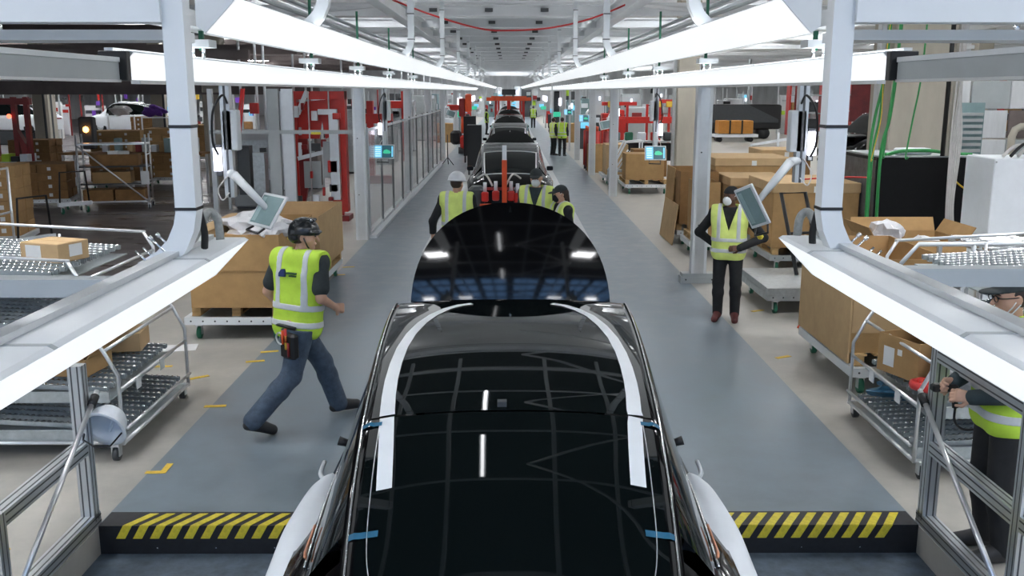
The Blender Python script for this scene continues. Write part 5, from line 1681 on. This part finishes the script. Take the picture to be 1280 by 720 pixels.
# ================================================================== left bay
ORD = ['first', 'second', 'third', 'fourth', 'fifth', 'sixth', 'seventh', 'eighth']
def stack(label, x, y, w, l, rows, m, rz=0, tags=True, cartm='white'):
    """a cart carrying a block of stacked cartons, strapped as one load"""
    cart('cart under the ' + label, (x, y, 0), w + .1, l + .1, rz)
    t = thing('carton_stack', label, 'boxes', (x, y, .283), rz)
    h = .21
    for r in range(rows):
        for i in range(2):
            for j in range(2):
                ww, ll = w / 2, l / 2
                jit = random.uniform(-.012, .012)
                c = MB().bev((-w/4 + i * w/2 + jit, -l/4 + j * l/2, r * (h + .004) + h/2), (ww - .012, ll - .012, h), .006).build('carton', m, t)
                if tags and j == 0:
                    MB().box(-w/4 + i * w/2 - .10, -w/4 + i * w/2 - .02, -l/2 - .004, -l/2 + .005, r * (h + .004) + .06, r * (h + .004) + .14).build('label_sticker', 'paper', c)
    return t
stack('brown carton stack with white stickers in the left bay', -11.75, 24.3, 1.35, 1.2, 4, 'card3', rz=.25)
stack('carton stack at the left image edge with black cart handle', -9.55, 18.0, .9, 1.0, 6, 'card', rz=.2)
stack('tall ochre carton stack just left of the near lamp post', -10.75, 30.5, 1.1, 1.1, 7, 'card', rz=.1)
stack('dark carton stack behind the wire shelf trolley', -11.6, 29.0, 1.5, 1.2, 4, 'card3', rz=.1)
stack('small carton stack in back row of left bay', -15.6, 32.0, 1.3, 1.2, 5, 'card3', rz=.1)
stack('wide carton stack beyond the sticker stack in left bay', -13.6, 34.0, 1.7, 1.2, 6, 'card', rz=.1)
stack('carton stack far back between left concrete pillars', -16.0, 44.0, 1.6, 1.4, 7, 'card3', rz=.0)
stack('carton stack half hidden right of the near left lamp post', -9.6, 36.0, 1.2, 1.1, 5, 'card3', rz=.0)
stack('low carton stack far behind near the left pillar', -12.6, 40.0, 1.8, 1.2, 6, 'card', rz=.0)
def handle(label, x, y, rz):
    t = thing('cart_handle', label, 'handle', (x, y, 0), rz)
    MB().sweep([(-.35, 0, .28), (-.30, 0, 1.0), (.30, 0, 1.0), (.35, 0, .28)], .022, 8).build('loop', 'black', t)
    MB().box(-.40, .40, -.05, .05, .19, .28).build('foot_beam', 'cover', t)
    for x_ in (-.3, .3): caster(t, x_, 0, .075, 'gwheel')
handle('black loop handle right of the sticker carton stack', -10.5, 23.2, .8)
handle('black loop handle right of the image edge carton stack', -8.75, 17.6, 1.1)
handle('black loop handle beside the tall ochre stack', -9.75, 29.6, 1.0)
tr = thing('shelf_trolley', 'tall wire shelf trolley with diagonal brace in the left bay', 'trolley', (-9.85, 24.3, 0), .22)
for x in (-.85, .75):
    for y in (-.35, .35):
        MB().cyl((x, y, .12), (x, y, 1.85), .025, 8).build('upright', 'tube', tr)
        caster(tr, x, y, .055)
for z, m in ((.18, 'tube'), (.62, 'dgrey'), (1.05, 'dgrey'), (1.60, 'tube')):
    MB().box(-.86, .76, -.36, .36, z, z + .03).build('shelf', m, tr)
MB().cyl((-.85, -.37, 1.60), (.75, -.37, .18), .02, 8).build('diagonal_brace', 'tube', tr)
for z in (.62, 1.05, 1.35, 1.6):
    MB().cyl((.75, -.35, z), (.75, .35, z), .02, 8).build('side_rung', 'tube', tr)
MB().box(.60, .80, -.40, -.385, .62, .95).build('paper_card', 'paper', tr)
for k, (x, z, w, m) in enumerate(((-.45, .21, .7, 'card3'), (.3, .21, .7, 'card3'), (-.1, .65, .9, 'card'), (.0, 1.08, 1.1, 'card3'))):
    carton('carton', '%s brown carton lying on the shelves of wire trolley, counted from below' % ORD[k], (-9.85 + x * math.cos(.22), 24.3 + x * math.sin(.22), z + .002), (w, .6, .28), rz=.22, mat_=m)
for k in range(2):
    MB().box(-.12, .12, -.08, .08, 0, .08).build('white_tray', 'paper', loc=(-9.85 + .25 * k, 24.12 + .05 * k, 1.365), rot=(0, 0, .22), label=('left', 'right')[k] + ' white tray on top of the trolley cartons', cat='tray')
tr2 = thing('rack_frame', 'silver tube rack frame cut off by the left image edge', 'rack', (-8.0, 14.6, 0))
for x in (0, -1.2):
    for y in (0, .8): MB().cyl((x, y, 0.0), (x, y, 1.72), .022, 8).build('upright', 'tube', tr2)
for z in (.5, 1.0, 1.7):
    MB().cyl((0, 0, z), (-1.2, 0, z), .018, 8).build('rail', 'tube', tr2)
    MB().cyl((0, 0, z), (0, .8, z), .018, 8).build('rail', 'tube', tr2)
MB().cyl((0, 0, .1), (-1.2, 0, .95), .015, 8).build('diagonal', 'tube', tr2)
# concrete pillars
for k, (x, y, w, lab) in enumerate(((-19.15, 40, .45, 'leftmost concrete pillar in left bay'), (-14.3, 40, .5, 'middle concrete pillar of left bay'),
                                    (-9.0, 30, .62, 'dim concrete pillar behind the hanging left screen'), (-24.5, 52, .6, 'farthest concrete pillar of the left bay'))):
    p = thing('concrete_pillar', lab, 'pillar', (x, y, 0), kind='structure')
    del p['category']
    MB().bev((0, 0, 3.25), (w, w, 6.5), .03).build('shaft', 'conc_col', p)
    MB().box(w/2 - .02, w/2 + .06, -w/2 - .01, -w/2 + .05, .2, 3.4).build('corner_guard', 'dgrey', p)
# low dark crane beam of the left bay
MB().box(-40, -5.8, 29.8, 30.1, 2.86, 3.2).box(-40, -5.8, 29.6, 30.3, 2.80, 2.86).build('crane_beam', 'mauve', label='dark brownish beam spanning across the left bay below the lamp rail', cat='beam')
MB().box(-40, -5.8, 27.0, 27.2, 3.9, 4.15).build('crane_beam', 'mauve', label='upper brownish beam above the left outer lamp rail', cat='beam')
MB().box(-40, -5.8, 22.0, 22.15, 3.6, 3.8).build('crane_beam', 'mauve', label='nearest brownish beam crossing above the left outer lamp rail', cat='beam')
MB().box(-30, -5.8, 19.0, 19.12, 3.95, 4.05).build('cable_duct', 'dgrey', label='slim dark duct crossing high over the left bay', cat='duct')
# far white car bodies
def far_car(label, x, y, rz, m, base=.85):
    return make_car(label, (x, y, base), hood_deg=-6, body=m, group=None)
wc = far_car('white car body on a stand at far left bay', -25.0, 53.5, 0, 'cover', .6)
wc.rotation_euler = (0, 0, R(70))
wc2 = copy_tree(wc, None, 'second white car body right of the middle left pillar', (-18.9, 54.5, .6), R(80))
for x, y, lab in ((-27.2, 54.3, 'dark stand under the far left white car body'), (-21.2, 54.9, 'dark stand under the second white car body')):
    MB().bev((0, 0, .38), (3.2, 1.6, .76), .05).build('car_stand', 'dgrey', loc=(x, y, 0), label=lab, cat='stand')
# red posts and work tables in the left bay
rp = thing('tool_stand', 'dark red tool gantry at the far left image edge', 'gantry', (-13.2, 26, 0))
for x in (-.5, .05, .38):
    MB().box(x - .06, x + .06, -.06, .06, 0, 2.75).build('post', 'dred', rp)
MB().box(-.6, .5, -.08, .08, 2.55, 2.72).build('beam', 'dred', rp)
MB().prism([(.1, 1.9), (.34, 1.45), (.34, .9), (.25, .9)], 'y', -.1, .1).build('gusset', 'dred', rp)
MB().cyl((-.05, -.1, 2.25), (-.05, -.12, 2.25), .06, 10).build('red_lamp', mat('red_light', (.6, .05, .03), .4, emit=(1, .12, .06), es=3), rp)
MB().box(-.55, .45, -.4, .4, 1.0, 1.06).build('table_top', 'galv', rp)
for k in range(4):
    MB().box(-.5 + k * .24, -.30 + k * .24, -.3, .2, 1.062, 1.2 + .06 * (k % 2)).build('part_bin', ('tape_y', 'vest', 'black', 'cover')[k], rp)
wt = thing('work_table', 'cluttered work table with orange lamp in the left bay', 'table', (-11.8, 27.5, 0))
MB().box(-.8, 3.2, -.4, .4, 1.15, 1.2).build('table_top', 'card3', wt)
for x in (-.7, 1.2, 3.1):
    for y in (-.35, .35): MB().box(x - .03, x + .03, y - .03, y + .03, 0, 1.15).build('leg', 'tube', wt)
MB().bev((-.05, -.1, 1.75), (.40, .3, .9), .04).build('tool_post', 'dgrey', wt)
MB().lathe([(0, -.09), (.06, -.06), (.08, 0), (.06, .06), (0, .09)], (-.02, -.30, 1.85), 12).build('orange_lamp', mat('orange_light', (.8, .3, .05), .4, emit=(1.0, .42, .10), es=6), wt)
for k in range(12):
    x = .35 + k * .23
    MB().bev((x, random.uniform(-.2, .2), 1.2 + .11 + .05 * (k % 3)), (.17, .2, .20 + .1 * (k % 3)), .01).build('part_bin', ('cover', 'card', 'screen', 'card2', 'dred', 'galv')[k % 6], wt)
M['violet'] = mat('violet_fabric', (.16, .05, .42), .7, var=.1)
for k, (x, y, m, lab) in enumerate(((-14.3, 36, 'plastic_bag', 'pale bag slung on a frame in the back of left bay'), (-12.5, 34.5, 'violet', 'violet bundle hanging over the left work table'))):
    crumple('bundle', lab, (x, y, 2.0), (.38, .25, .26), 40 + k, m=m, cat='bundle')
    MB().box(-.5, .5, -.03, .03, 1.97, 2.0).box(-.5, -.46, -.03, .03, 0, 1.97).box(.46, .5, -.03, .03, 0, 1.97).build('bundle_stand', 'tube', loc=(x, y, 0), label='tube stand carrying the ' + ('pale bag' if k == 0 else 'violet bundle') + ' in left bay', cat='stand')
rng = random.Random(4)
POS = ['leftmost', 'second from left', 'third from left', 'fourth from left', 'fifth from left', 'sixth from left', 'seventh from left', 'eighth from left', 'ninth from left',
       'tenth from left', 'sixth from right', 'fifth from right', 'fourth from right', 'third from right', 'second from right', 'rightmost']
for k in range(16):       # bright cluttered stations along the back of the bay
    x = -33 + k * 1.62
    y = 60 + (k % 3) * 2.5
    t = thing('far_work_station', '%s pale cluttered work station in the back row of left bay' % POS[k], 'work station', (x, y, 0))
    h = rng.uniform(1.7, 2.6)
    MB().bev((0, .2, h / 2), (rng.uniform(.8, 1.4), .5, h), .04).build('cabinet', rng.choice(['white', 'cover', 'paper']), t)
    MB().bev((rng.uniform(-.3, .3), -.45, .5), (.9, .5, 1.0), .04).build('front_bin', rng.choice(['card3', 'dgrey', 'dred', 'card']), t)
    MB().box(-.5, .5, -.10, -.06, h * .75, h * .85).build('sign_panel', rng.choice(['red', 'dgrey', 'scr_blue', 'black']), t)
    for q in (-.7, .7):
        MB().box(q - .04, q + .04, -.3, -.22, 0, 3.0).build('post', rng.choice(['white', 'alu', 'dred', 'grey']), t)
    for q in range(6):
        MB().bev((rng.uniform(-.6, .6), -.35, rng.uniform(1.15, 2.6)), (rng.uniform(.1, .35), .15, rng.uniform(.1, .4)), .01).build('clutter_item', rng.choice(['black', 'cover', 'tape_y', 'red', 'scr_green', 'galv', 'violet', 'paper', 'scr_blue', 'dgrey']), t)

# ================================================================== right side
def lid_box(label, x, y, z, w, l, h, m='card', rz=0):
    t = thing('lidded_carton', label, 'box', (x, y, z), rz)
    MB().bev((0, 0, h/2), (w - .03, l - .03, h), .008).build('box_body', m, t)
    MB().bev((0, 0, h - .06), (w, l, .16), .008).build('lid', 'card2', t)
    MB().box(-.05, .05, -l/2 - .003, -l/2 + .001, h - .13, h - .03).build('lid_label', 'paper', t)
    return t
pallet('pallet', 'pallet under the nearer lidded carton right of hanging screen', (4.95, 16.2, .282), 1.3, 1.5)
lid_box('nearer big lidded carton right of the standing worker', 4.95, 16.2, .404, 1.42, 1.6, 1.03)
pallet('pallet', 'pallet under the farther lidded carton behind the standing worker', (5.0, 20.5, .282), 1.4, 1.5)
lid_box('farther big lidded carton behind the standing worker', 5.0, 20.5, .404, 1.6, 1.7, 1.14)
pallet('pallet', 'pallet under the half height carton behind standing worker', (4.62, 18.3, .282), 1.0, 1.2)
lid_box('half height lidded carton directly behind the standing worker', 4.62, 18.3, .404, 1.1, 1.3, .92)
cart('grey cart under the half height carton', (4.62, 18.3, 0), 1.1, 1.3, hd='grey')
cart('grey cart under the nearer lidded carton', (4.95, 16.2, 0), 1.4, 1.6, hd='grey')
cart('grey cart under the farther lidded carton', (5.0, 20.5, 0), 1.5, 1.6, hd='grey')
lid_box('smaller carton behind the hanging right screen column', 6.1, 21.8, .0, 1.1, 1.2, 1.62, 'card3')
# tall board carton left of the column
c = carton('open_carton', 'tall open carton with loose board sheets left of right column', (3.62, 19.0, .404), (.72, 1.5, 1.0), mat_='card3', open_top=True)
pallet('pallet', 'pallet beneath the tall carton with loose boards', (3.62, 19.0, .282), .8, 1.4)
cart('white cart beneath the tall carton with loose boards', (3.62, 19.0, 0), .8, 1.5)
m_ = Matrix.Translation((3.12, 18.9, .01)) @ Matrix.Rotation(R(7), 4, 'Y')
MB().box(-.01, .01, -.75, .75, 0, .78, m_).build('board_sheet', 'card2', label='light cardboard sheet leaning low against the tall carton', cat='cardboard')
m_ = Matrix.Translation((3.18, 18.9, .01)) @ Matrix.Rotation(R(3), 4, 'Y')
MB().box(-.01, .01, -.1, .8, 0, 1.42, m_).build('board_sheet', 'card', label='tall cardboard sheet standing behind the low leaning sheet', cat='cardboard')
c = carton('open_carton', 'narrow upright carton right of the loose boards', (3.52, 17.3, .404), (.42, .8, .92), mat_='card', open_top=True)
pallet('pallet', 'small pallet below the narrow upright carton', (3.5, 17.3, .282), .5, .8)
cart('white cart below the narrow upright carton', (3.5, 17.3, 0), .6, .9)
# flat grey cart with black frame
fc = cart('flat grey cart with no load behind the standing worker', (3.95, 13.1, 0), 1.1, 1.5, hd='galv')
MB().box(-.55, .55, -.75, .75, .282, .36).build('load_plate', 'galv', fc)
bf = thing('folding_trestle', 'black folding trestle leaning against the lidded carton', 'trestle', (4.25, 13.35, .364), .3)
MB().sweep([(-.2, 0, 0), (-.2, .5, 1.1), (.2, .5, 1.1), (.2, 0, 0)], .028, 8).build('loop', 'black', bf)
MB().cyl((-.2, .25, .55), (.2, .25, .55), .02, 8).build('rung', 'black', bf)
# carts with cartons further along the right side
cart('white cart with green wheels under the paired pallet cartons', (3.95, 28.4, 0), 1.25, 1.7)
pallet('pallet', 'pallet under the paired cartons below the right lit screen', (3.95, 28.4, .282), 1.2, 1.6)
carton('carton', 'large carton in front of the pair below the right lit screen', (3.90, 28.1, .404), (1.1, .9, .74), mat_='card')
carton('carton', 'darker carton at the back of the pair below lit screen', (4.2, 29.1, .404), (1.0, .8, .80), mat_='card3')
cart('white cart under the tall slim carton left of the pair', (3.45, 31.4, 0), .9, 1.5)
carton('carton', 'tall slim carton left of the pair below the right lit screen', (3.45, 31.4, .284), (.7, 1.2, .95), mat_='card2')
carton('carton', 'carton beside the red cylinders at the deck edge', (3.25, 35.5, .0), (.7, 1.0, 1.0), mat_='card')
at_ = thing('tube_trolley', 'white tube trolley with slanted sides near the red cylinders', 'trolley', (3.25, 30.1, 0))
for y in (-.3, .3):
    MB().sweep([(-.15, y, .12), (-.1, y, .5), (.35, y, 1.35), (.9, y, 1.4)], .03, 8).build('side_tube', 'white', at_)
    MB().sweep([(.1, y, .5), (.5, y, 1.1)], .025, 8).build('strut', 'white', at_)
MB().box(-.15, .9, -.3, .3, .45, .5).build('shelf', 'galv', at_)
for x in (-.1, .8):
    for y in (-.3, .3): caster(at_, x, y, .055)
MB().sweep([(.85, -.3, .12), (.85, -.3, 1.4)], .025, 8).sweep([(.85, .3, .12), (.85, .3, 1.4)], .025, 8).build('rear_post', 'white', at_)
for k in range(6):
    x = 2.95 + (k % 3) * .33; y = 36.0 + (k // 3) * .9
    g = thing('red_cylinder', 'slim red cylinder in the rack at the right deck edge', 'cylinder', (x, y, .0), group='red cylinders at the right deck edge')
    MB().cyl((0, 0, .15), (0, 0, 1.45), .115, 12).build('barrel', 'red' if k % 2 else 'dred', g)
    MB().cyl((0, 0, 1.45), (0, 0, 1.62), .05, 10).build('valve', 'orange', g)
    MB().cyl((0, 0, 0), (0, 0, .15), .09, 10).build('foot', 'dgrey', g)
rf = thing('red_fixture', 'long red steel fixture bench with clamp posts deep on the right', 'fixture', (5.6, 42, 0))
MB().box(-1.0, 1.9, -.2, .2, 1.55, 1.82).build('beam', 'red', rf)
MB().box(-1.6, -.6, -.4, .2, 1.15, 1.75).build('red_block', 'red', rf)
for x in (-1.9, -1.2, -.5, .35, .9, 1.3, 1.7):
    MB().box(x - .05, x + .05, -.06, .06, .2, 2.35).build('post', 'red', rf)
MB().box(-1.6, -.1, -.08, .08, 2.3, 2.45).box(.7, 1.8, -.08, .08, 2.4, 2.55).build('top_rail', 'red', rf)
for x in (-1.2, .8, 1.3): MB().bev((x, -.1, 2.35), (.3, .2, .25), .02).build('yellow_clamp', 'tape_y', rf)
for x in (.6, 1.2): MB().bev((x, .1, 2.1), (.5, .3, .35), .05).build('grey_part', 'galv', rf)
MB().box(-1.9, 1.9, -.5, .5, 0, .2).build('base', 'dgrey', rf)
lt = thing('parts_table', 'long dark parts table in front of the red fixture', 'table', (5.2, 38, 0))
MB().box(-1.3, 2.2, -.4, .4, .95, 1.0).build('table_top', 'galv', lt)
for x in (-1.2, 2.1):
    for y in (-.35, .35): MB().box(x - .03, x + .03, y - .03, y + .03, 0, .95).build('leg', 'tube', lt)
for k in range(6):
    MB().bev((-1.0 + k * .5, 0, 1.0 + .17), (.30, .3, .32), .03).build('bin', ('screen', 'gwheel', 'cover', 'red', 'dgrey', 'scr_dark')[k], lt)
MB().box(-1.25, 2.15, .3, .36, .2, .9).build('back_panel', 'black', lt)
WH = ['nearest row left', 'nearest row middle', 'nearest row right', 'middle row left', 'middle row centre', 'middle row right', 'last row left', 'last row middle', 'last row right']
for k in range(9):
    t = thing('far_machine', 'small machine block among far right stations, %s' % WH[k], 'machine', (3.9 + (k % 3) * 1.3, 50 + (k // 3) * 9, 0))
    h = 1.5 + .3 * (k % 4)
    MB().bev((0, 0, h / 2), (.9, .9, h), .05).build('housing', ('dgrey', 'red', 'grey', 'screen')[k % 4], t)
    MB().bev((0, -.5, h * .8), (.5, .1, .3), .01).build('panel', ('scr_blue', 'cover', 'dred')[k % 3], t)
# beige column and concrete column
for x, y, w, d, lab in ((6.35, 35, .75, .8, 'beige'), (8.5, 20.6, 1.35, 1.2, 'wide'), (24, 50, .8, .8, 'far')):
    p = thing('concrete_pillar', None, None, (x, y, 0), kind='structure')
    MB().bev((0, 0, 3.25), (w, d, 6.5), .03).build('shaft', 'conc_col', p)
    MB().box(-w/2 - .10, -w/2 - .005, -.12, .12, 0, 4.4).build('side_channel', 'alu', p)
# black carrier, orange crate and ramp far right
bc = thing('car_carrier', 'long black carrier platform far on the right', 'carrier', (14.2, 61, 0))
MB().bev((0, 0, 1.35), (5.2, 2.0, 1.5), .08).build('deck', 'black', bc)
MB().prism([(-2.6, 2.0), (.5, 2.1), (2.4, 1.2), (2.4, 1.0), (-2.6, 1.0)], 'y', -1.1, -1.0).build('side_wall', 'dgrey', bc)
for x in (-2.0, -1.2, 1.6):
    MB().cyl((x, -.9, .35), (x, .9, .35), .35, 16).build('wheel_pair', 'rubber', bc)
oc = thing('orange_crate', 'orange crate with black straps in front of the black carrier', 'crate', (13.2, 57, 0))
MB().bev((0, 0, .85), (2.0, 1.1, .75), .03).build('crate_body', mat('orange_crate_paint', (.48, .20, .03), .6, var=.1), oc)
for x in (-.35, .35): MB().box(x - .05, x + .05, -.56, .56, .46, 1.24).build('strap', 'black', oc)
MB().box(-1.2, 1.3, -.6, .6, .28, .44).build('platform', 'cover', oc)
for x in (-.9, .9): MB().cyl((x, -.5, .14), (x, .5, .14), .14, 12).build('wheel_pair', 'rubber', oc)
rp_ = thing('ramp', 'long white ramp board sloping up beside the black carrier', 'ramp', (15.0, 52, 0))
MB().prism([(-2.0, .02), (2.8, .75), (2.8, .95), (-2.0, .12)], 'y', -.15, .15).build('board', 'cover', rp_)
for x, h in ((-.6, .75), (.3, .85), (2.2, 1.2)): MB().box(x - .06, x + .06, -.2, -.15, .0, h).build('post', 'cover', rp_)
# dark vehicle and red banner
dvh = make_car('dark car parked far right behind the green cables', (14.2, 31.5, .55), hood_deg=4)
dvh.rotation_euler = (0, 0, R(115))
MB().bev((0, 0, .27), (3.4, 1.8, .54), .03).build('car_stand', 'dgrey', loc=(12.1, 30.5, 0), label='low dark stand under the far right dark car', cat='stand')
bn = thing('red_banner', 'dark red banner panel hanging far behind green cables', 'banner', (13.0, 36, 0))
MB().box(-.40, .30, -.02, .02, 1.8, 4.2).build('cloth', mat('dull_red_cloth', (.10, .012, .014), .8, var=.3, scale=3), bn)
for x in (-.5, .5): MB().cyl((x, 0, 0), (x, 0, 4.2), .03, 8).build('pole', 'grey', bn)
# black and white cabinets
bk = thing('black_cabinet', 'black cabinet with scuffed side right of the green cables', 'cabinet', (6.55, 15.6, 0))
MB().bev((0, 0, .97), (1.75, 1.5, 1.86), .012).build('housing', mat('matt_black_cabinet', (.004, .004, .005), .6, var=.2, spec=.2), bk)
MB().box(-.885, -.876, -.72, .72, .06, 1.85).build('side_panel', mat('scuffed_dark_panel', (.045, .048, .055), .5, var=.6, scale=6), bk)
MB().box(-.86, .86, -.74, .74, 1.902, 1.925).build('top_plate', 'grey', bk)
MB().box(-.80, .80, -.7, .7, 0, .04).build('plinth', 'dgrey', bk)
wh = thing('white_cabinet', 'plain white cabinet at the right edge beside the black one', 'cabinet', (7.25, 12.9, 0))
MB().bev((0, 0, 1.03), (1.9, .8, 2.03), .012).build('housing', 'cover', wh)
MB().cyl((-.93, -.41, 2.0), (-.93, -.405, 2.0), .012, 8).build('screw', 'galv', wh)
MB().box(-.9, .9, -.35, .35, 0, .015).build('plinth', 'dgrey', wh)
for k in range(5):
    MB().sweep(smooth_path([(6.5 + .1 * k, 12.7, 2.06), (6.7 + .12 * k, 12.75, 2.20 + .03 * k), (7.0 + .12 * k, 12.8, 2.16), (7.3 + .1 * k, 12.8, 2.07)]), .022, 6).build('cable', ('cable_w', 'black', 'cable_w', 'tape_y', 'cable_w')[k],
        label=('leftmost white', 'black', 'middle white', 'yellow', 'rightmost white')[k] + ' cable lying coiled on the white cabinet', cat='cable')
# cables around the black cabinet
cab = [((5.42, 14.4), 'green', .022, 'leftmost green'), ((5.50, 14.5), 'green', .018, 'second green'), ((5.66, 14.6), 'green', .024, 'third green'), ((5.74, 14.7), 'green', .016, 'fourth green'),
       ((6.0, 14.5), 'green', .013, 'thin green'), ((5.30, 14.0), 'tape_y', .007, 'thin tan')]
for k, ((x, y), m, r, w) in enumerate(cab):
    zb = .5 if k < 3 else 1.93
    MB().sweep(smooth_path([(x + .12, y, 4.4), (x + .10 - .05 * (k % 2), y, 3.2), (x + .03 * (k % 3), y + .02, 2.5), (x - .04, y, 1.95), (x - .02 - .03 * (k % 2), y - (.05 if k > 2 else 0), zb)]), r, 6).build('hanging_cable', m,
        label=w + ' cable hanging from the roof beside the black cabinet', cat='cable')
MB().sweep(smooth_path([(5.8, 14.9, 1.935), (6.1, 15.0, 1.99), (6.5, 14.95, 2.0), (6.9, 15.1, 1.95), (7.2, 15.0, 1.935)]), .03, 6).build('cable', 'green', label='green cable loop lying on top of black cabinet', cat='cable')
MB().bev((0, 0, .05), (.5, .3, .10), .02).build('switch_box', 'cover', loc=(6.35, 15.2, 1.926), label='flat white box lying on top of black cabinet', cat='box')
for k in range(6):
    x = 6.64 + .02 * k
    MB().sweep(smooth_path([(x, 14.5, 4.4), (x + .03 * math.sin(k), 14.52, 3.0), (x - .02 + .01 * k, 14.5, 2.2), (x + .02, 14.55, 1.2), (x + .05 + .02 * (k % 3), 14.5, .6)]), .014, 6).build('hanging_cable', 'cable_w',
        label='white cable in the bundle dropping in front of the black cabinet', cat='cable', group='white cable bundle at the black cabinet')
MB().cyl((6.62, 14.75, 1.93), (6.62, 14.75, 5.0), .035, 8).build('conduit_pole', 'black', label='thin black conduit rising behind the white cable bundle', cat='conduit')
MB().box(6.70, 6.80, 14.75, 14.85, 1.93, 5.0).build('conduit_pole', 'conc_col', label='beige square conduit right of the thin black one', cat='conduit')
MB().sweep(smooth_path([(6.8, 14.83, 1.9), (6.85, 14.83, 1.6), (7.1, 14.83, 1.4), (7.3, 14.83, 1.42)]), .014, 6).build('cable', 'tape_y', label='yellow cable drooping across the black cabinet front', cat='cable')
MB().sweep(smooth_path([(4.7, 15.9, 1.46), (5.1, 15.6, 1.52), (5.4, 15.3, 1.56), (5.66, 15.0, 1.58)]), .014, 6).build('cable', 'cable_r', label='red cable running to the black cabinet side', cat='cable')
MB().sweep(smooth_path([(3.6, 11.6, .02), (3.8, 11.9, .02), (4.2, 11.7, .02), (4.1, 11.4, .02), (3.8, 11.5, .02)]), .014, 6).build('cable', 'orange', label='orange cable curled on the floor under the right screen', cat='cable')
# grey wall panels, louvre and boxes at the far right
pw = thing('panel_wall', 'grey partition of stacked panels behind the white cable bundle', 'partition', (13.2, 27, 0))
for r in range(4):
    for q in range(4):
        MB().bev((-1.0 + q * 1.1, .03 * ((q + r) % 2), .4 + r * .8), (1.06, .08, .76), .01).build('panel', ('wallgrey', 'grey', 'mauve', 'wallgrey')[(q * 2 + r) % 4], pw)
lv = thing('louvre', 'pale blue slatted louvre panel standing before the grey partition', 'louvre', (12.35, 26, 0))
MB().box(-.35, .35, 0, .05, 0, 2.6).build('back_plate', 'screen', lv)
for k in range(12):
    MB().box(-.30, .30, -.06, -.002, .5 + k * .16, .58 + k * .16).build('slat', 'grey', lv)
gp = thing('bent_pipe', 'beige bent pipe rising behind the white cabinet', 'pipe', (9.6, 18.5, 0))
MB().sweep([(0, 0, 0), (0, 0, 2.05), (.05, 0, 2.18), (.16, 0, 2.24), (.4, 0, 2.24)], .07, 10).build('pipe', 'conc_col', gp)
MB().bev((0, 0, .75), (1.6, .9, 1.5), .03).build('storage_box', 'mauve', loc=(11.0, 20.5, 0), label='brownish storage box beside the wide concrete column', cat='box')
# far right racking for depth
for k in range(8):
    t = thing('storage_rack', '%s tall storage rack along the far right of the hall' % (POS[:8][k]), 'rack', (20 + k * 2.4, 66 + (k % 3) * 4, 0))
    for z in (.2, 1.4, 2.6): MB().box(-1.1, 1.1, -.4, .4, z, z + .06).build('shelf', 'grey', t)
    for x in (-1.1, 1.1): MB().box(x - .05, x + .05, -.4, .4, 0, 3.6).build('frame', ('red', 'dgrey')[k % 2], t)
    for z in (.26, 1.46): MB().bev((-.4, 0, z + .35), (1.1, .7, .7), .02).build('load', ('card', 'dgrey', 'cover')[k % 3], t)

# slim stations with indicator lamps down both aisles
for sx in (-1, 1):
    for k, Y in enumerate((56, 66, 78, 90)):
        t = thing('aisle_station', '%s slim station with lit lamp down the %s aisle' % (ORD[k], side[sx]), 'station', (sx * (2.95 + .25 * (k % 2)), Y, 0))
        MB().box(-.05, .05, -.05, .05, 0, 2.95).build('pole', 'alu', t)
        MB().box(-.10, .10, -.14, -.06, 2.1, 2.5).build('indicator_lamp', 'indic', t)
        MB().bev((-sx * .2, -.2, 1.6), (.42, .1, .28), .02).build('screen', ('scr_green', 'scr_blue')[k % 2], t)
        MB().bev((sx * .7, .2, .55), (1.0, .8, 1.1), .04).build('bin', ('card', 'cover', 'dgrey', 'red')[k], t)

# distant equipment that fills both sides of the hall end
rq = random.Random(23)
def tower(x, y, label, group, hmax=3.0):
    t = thing('equipment_tower', label, 'equipment', (x, y, 0), group=group)
    h = rq.uniform(1.6, hmax)
    w = rq.uniform(.5, 1.3)
    MB().bev((0, 0, h / 2), (w, .6, h), .03).build('housing', rq.choice(['white', 'cover', 'grey', 'screen', 'alu', 'wallgrey', 'dgrey']), t)
    for q in range(5):
        MB().bev((rq.uniform(-.6, .6), -.42, rq.uniform(.4, h)), (rq.uniform(.12, .5), .2, rq.uniform(.1, .5)), .01).build('attached_box', rq.choice(['red', 'cover', 'dgrey', 'card', 'scr_blue', 'vest', 'black', 'galv', 'dred', 'screen']), t)
    for q in (-w / 2 - .12, w / 2 + .12):
        MB().box(q - .035, q + .035, -.1, -.03, 0, rq.uniform(2.8, 3.6)).build('pole', rq.choice(['alu', 'white', 'grey']), t)
    if rq.random() < .6:
        MB().box(-.05, .05, -.56, -.52, h * .8, h * .8 + .22).build('indicator_lamp', 'indic', t)
for k in range(34):
    sx = -1 if k % 2 else 1
    y = 60 + (k // 2) * 3.2
    x = sx * (3.4 + (k % 5) * 1.15 + (y - 60) * .04)
    tower(x, y, 'small piece of equipment near the %s hall end beside the aisle' % side[sx], 'distant equipment on the %s of the hall end' % side[sx])
for k in range(7):
    tower(-3.2 + k * 1.05, 113, 'pale equipment block closing the very end of the line', 'equipment at the end of the line', 3.4)
for k in range(14):
    tower(8.5 + k * 1.35, 68 + (k % 4) * 2.2, 'tall equipment block behind the black carrier on the right', 'equipment behind the black carrier', 3.6)
for k in range(5):
    MB().box(7.6, 26, 62 + k * 9, 62.3 + k * 9, 4.9, 5.21).build('overhead_duct', 'white', ce)
for k in range(4):
    MB().cyl((9.5 + k * 3.1, 64, 0), (9.5 + k * 3.1, 64, 5.2), .09, 8).build('slim_column', ('white', 'dgrey', 'grey', 'dred')[k], label=('white', 'dark', 'grey', 'dark red')[k] + ' slim round column behind the right cartons', cat='column')
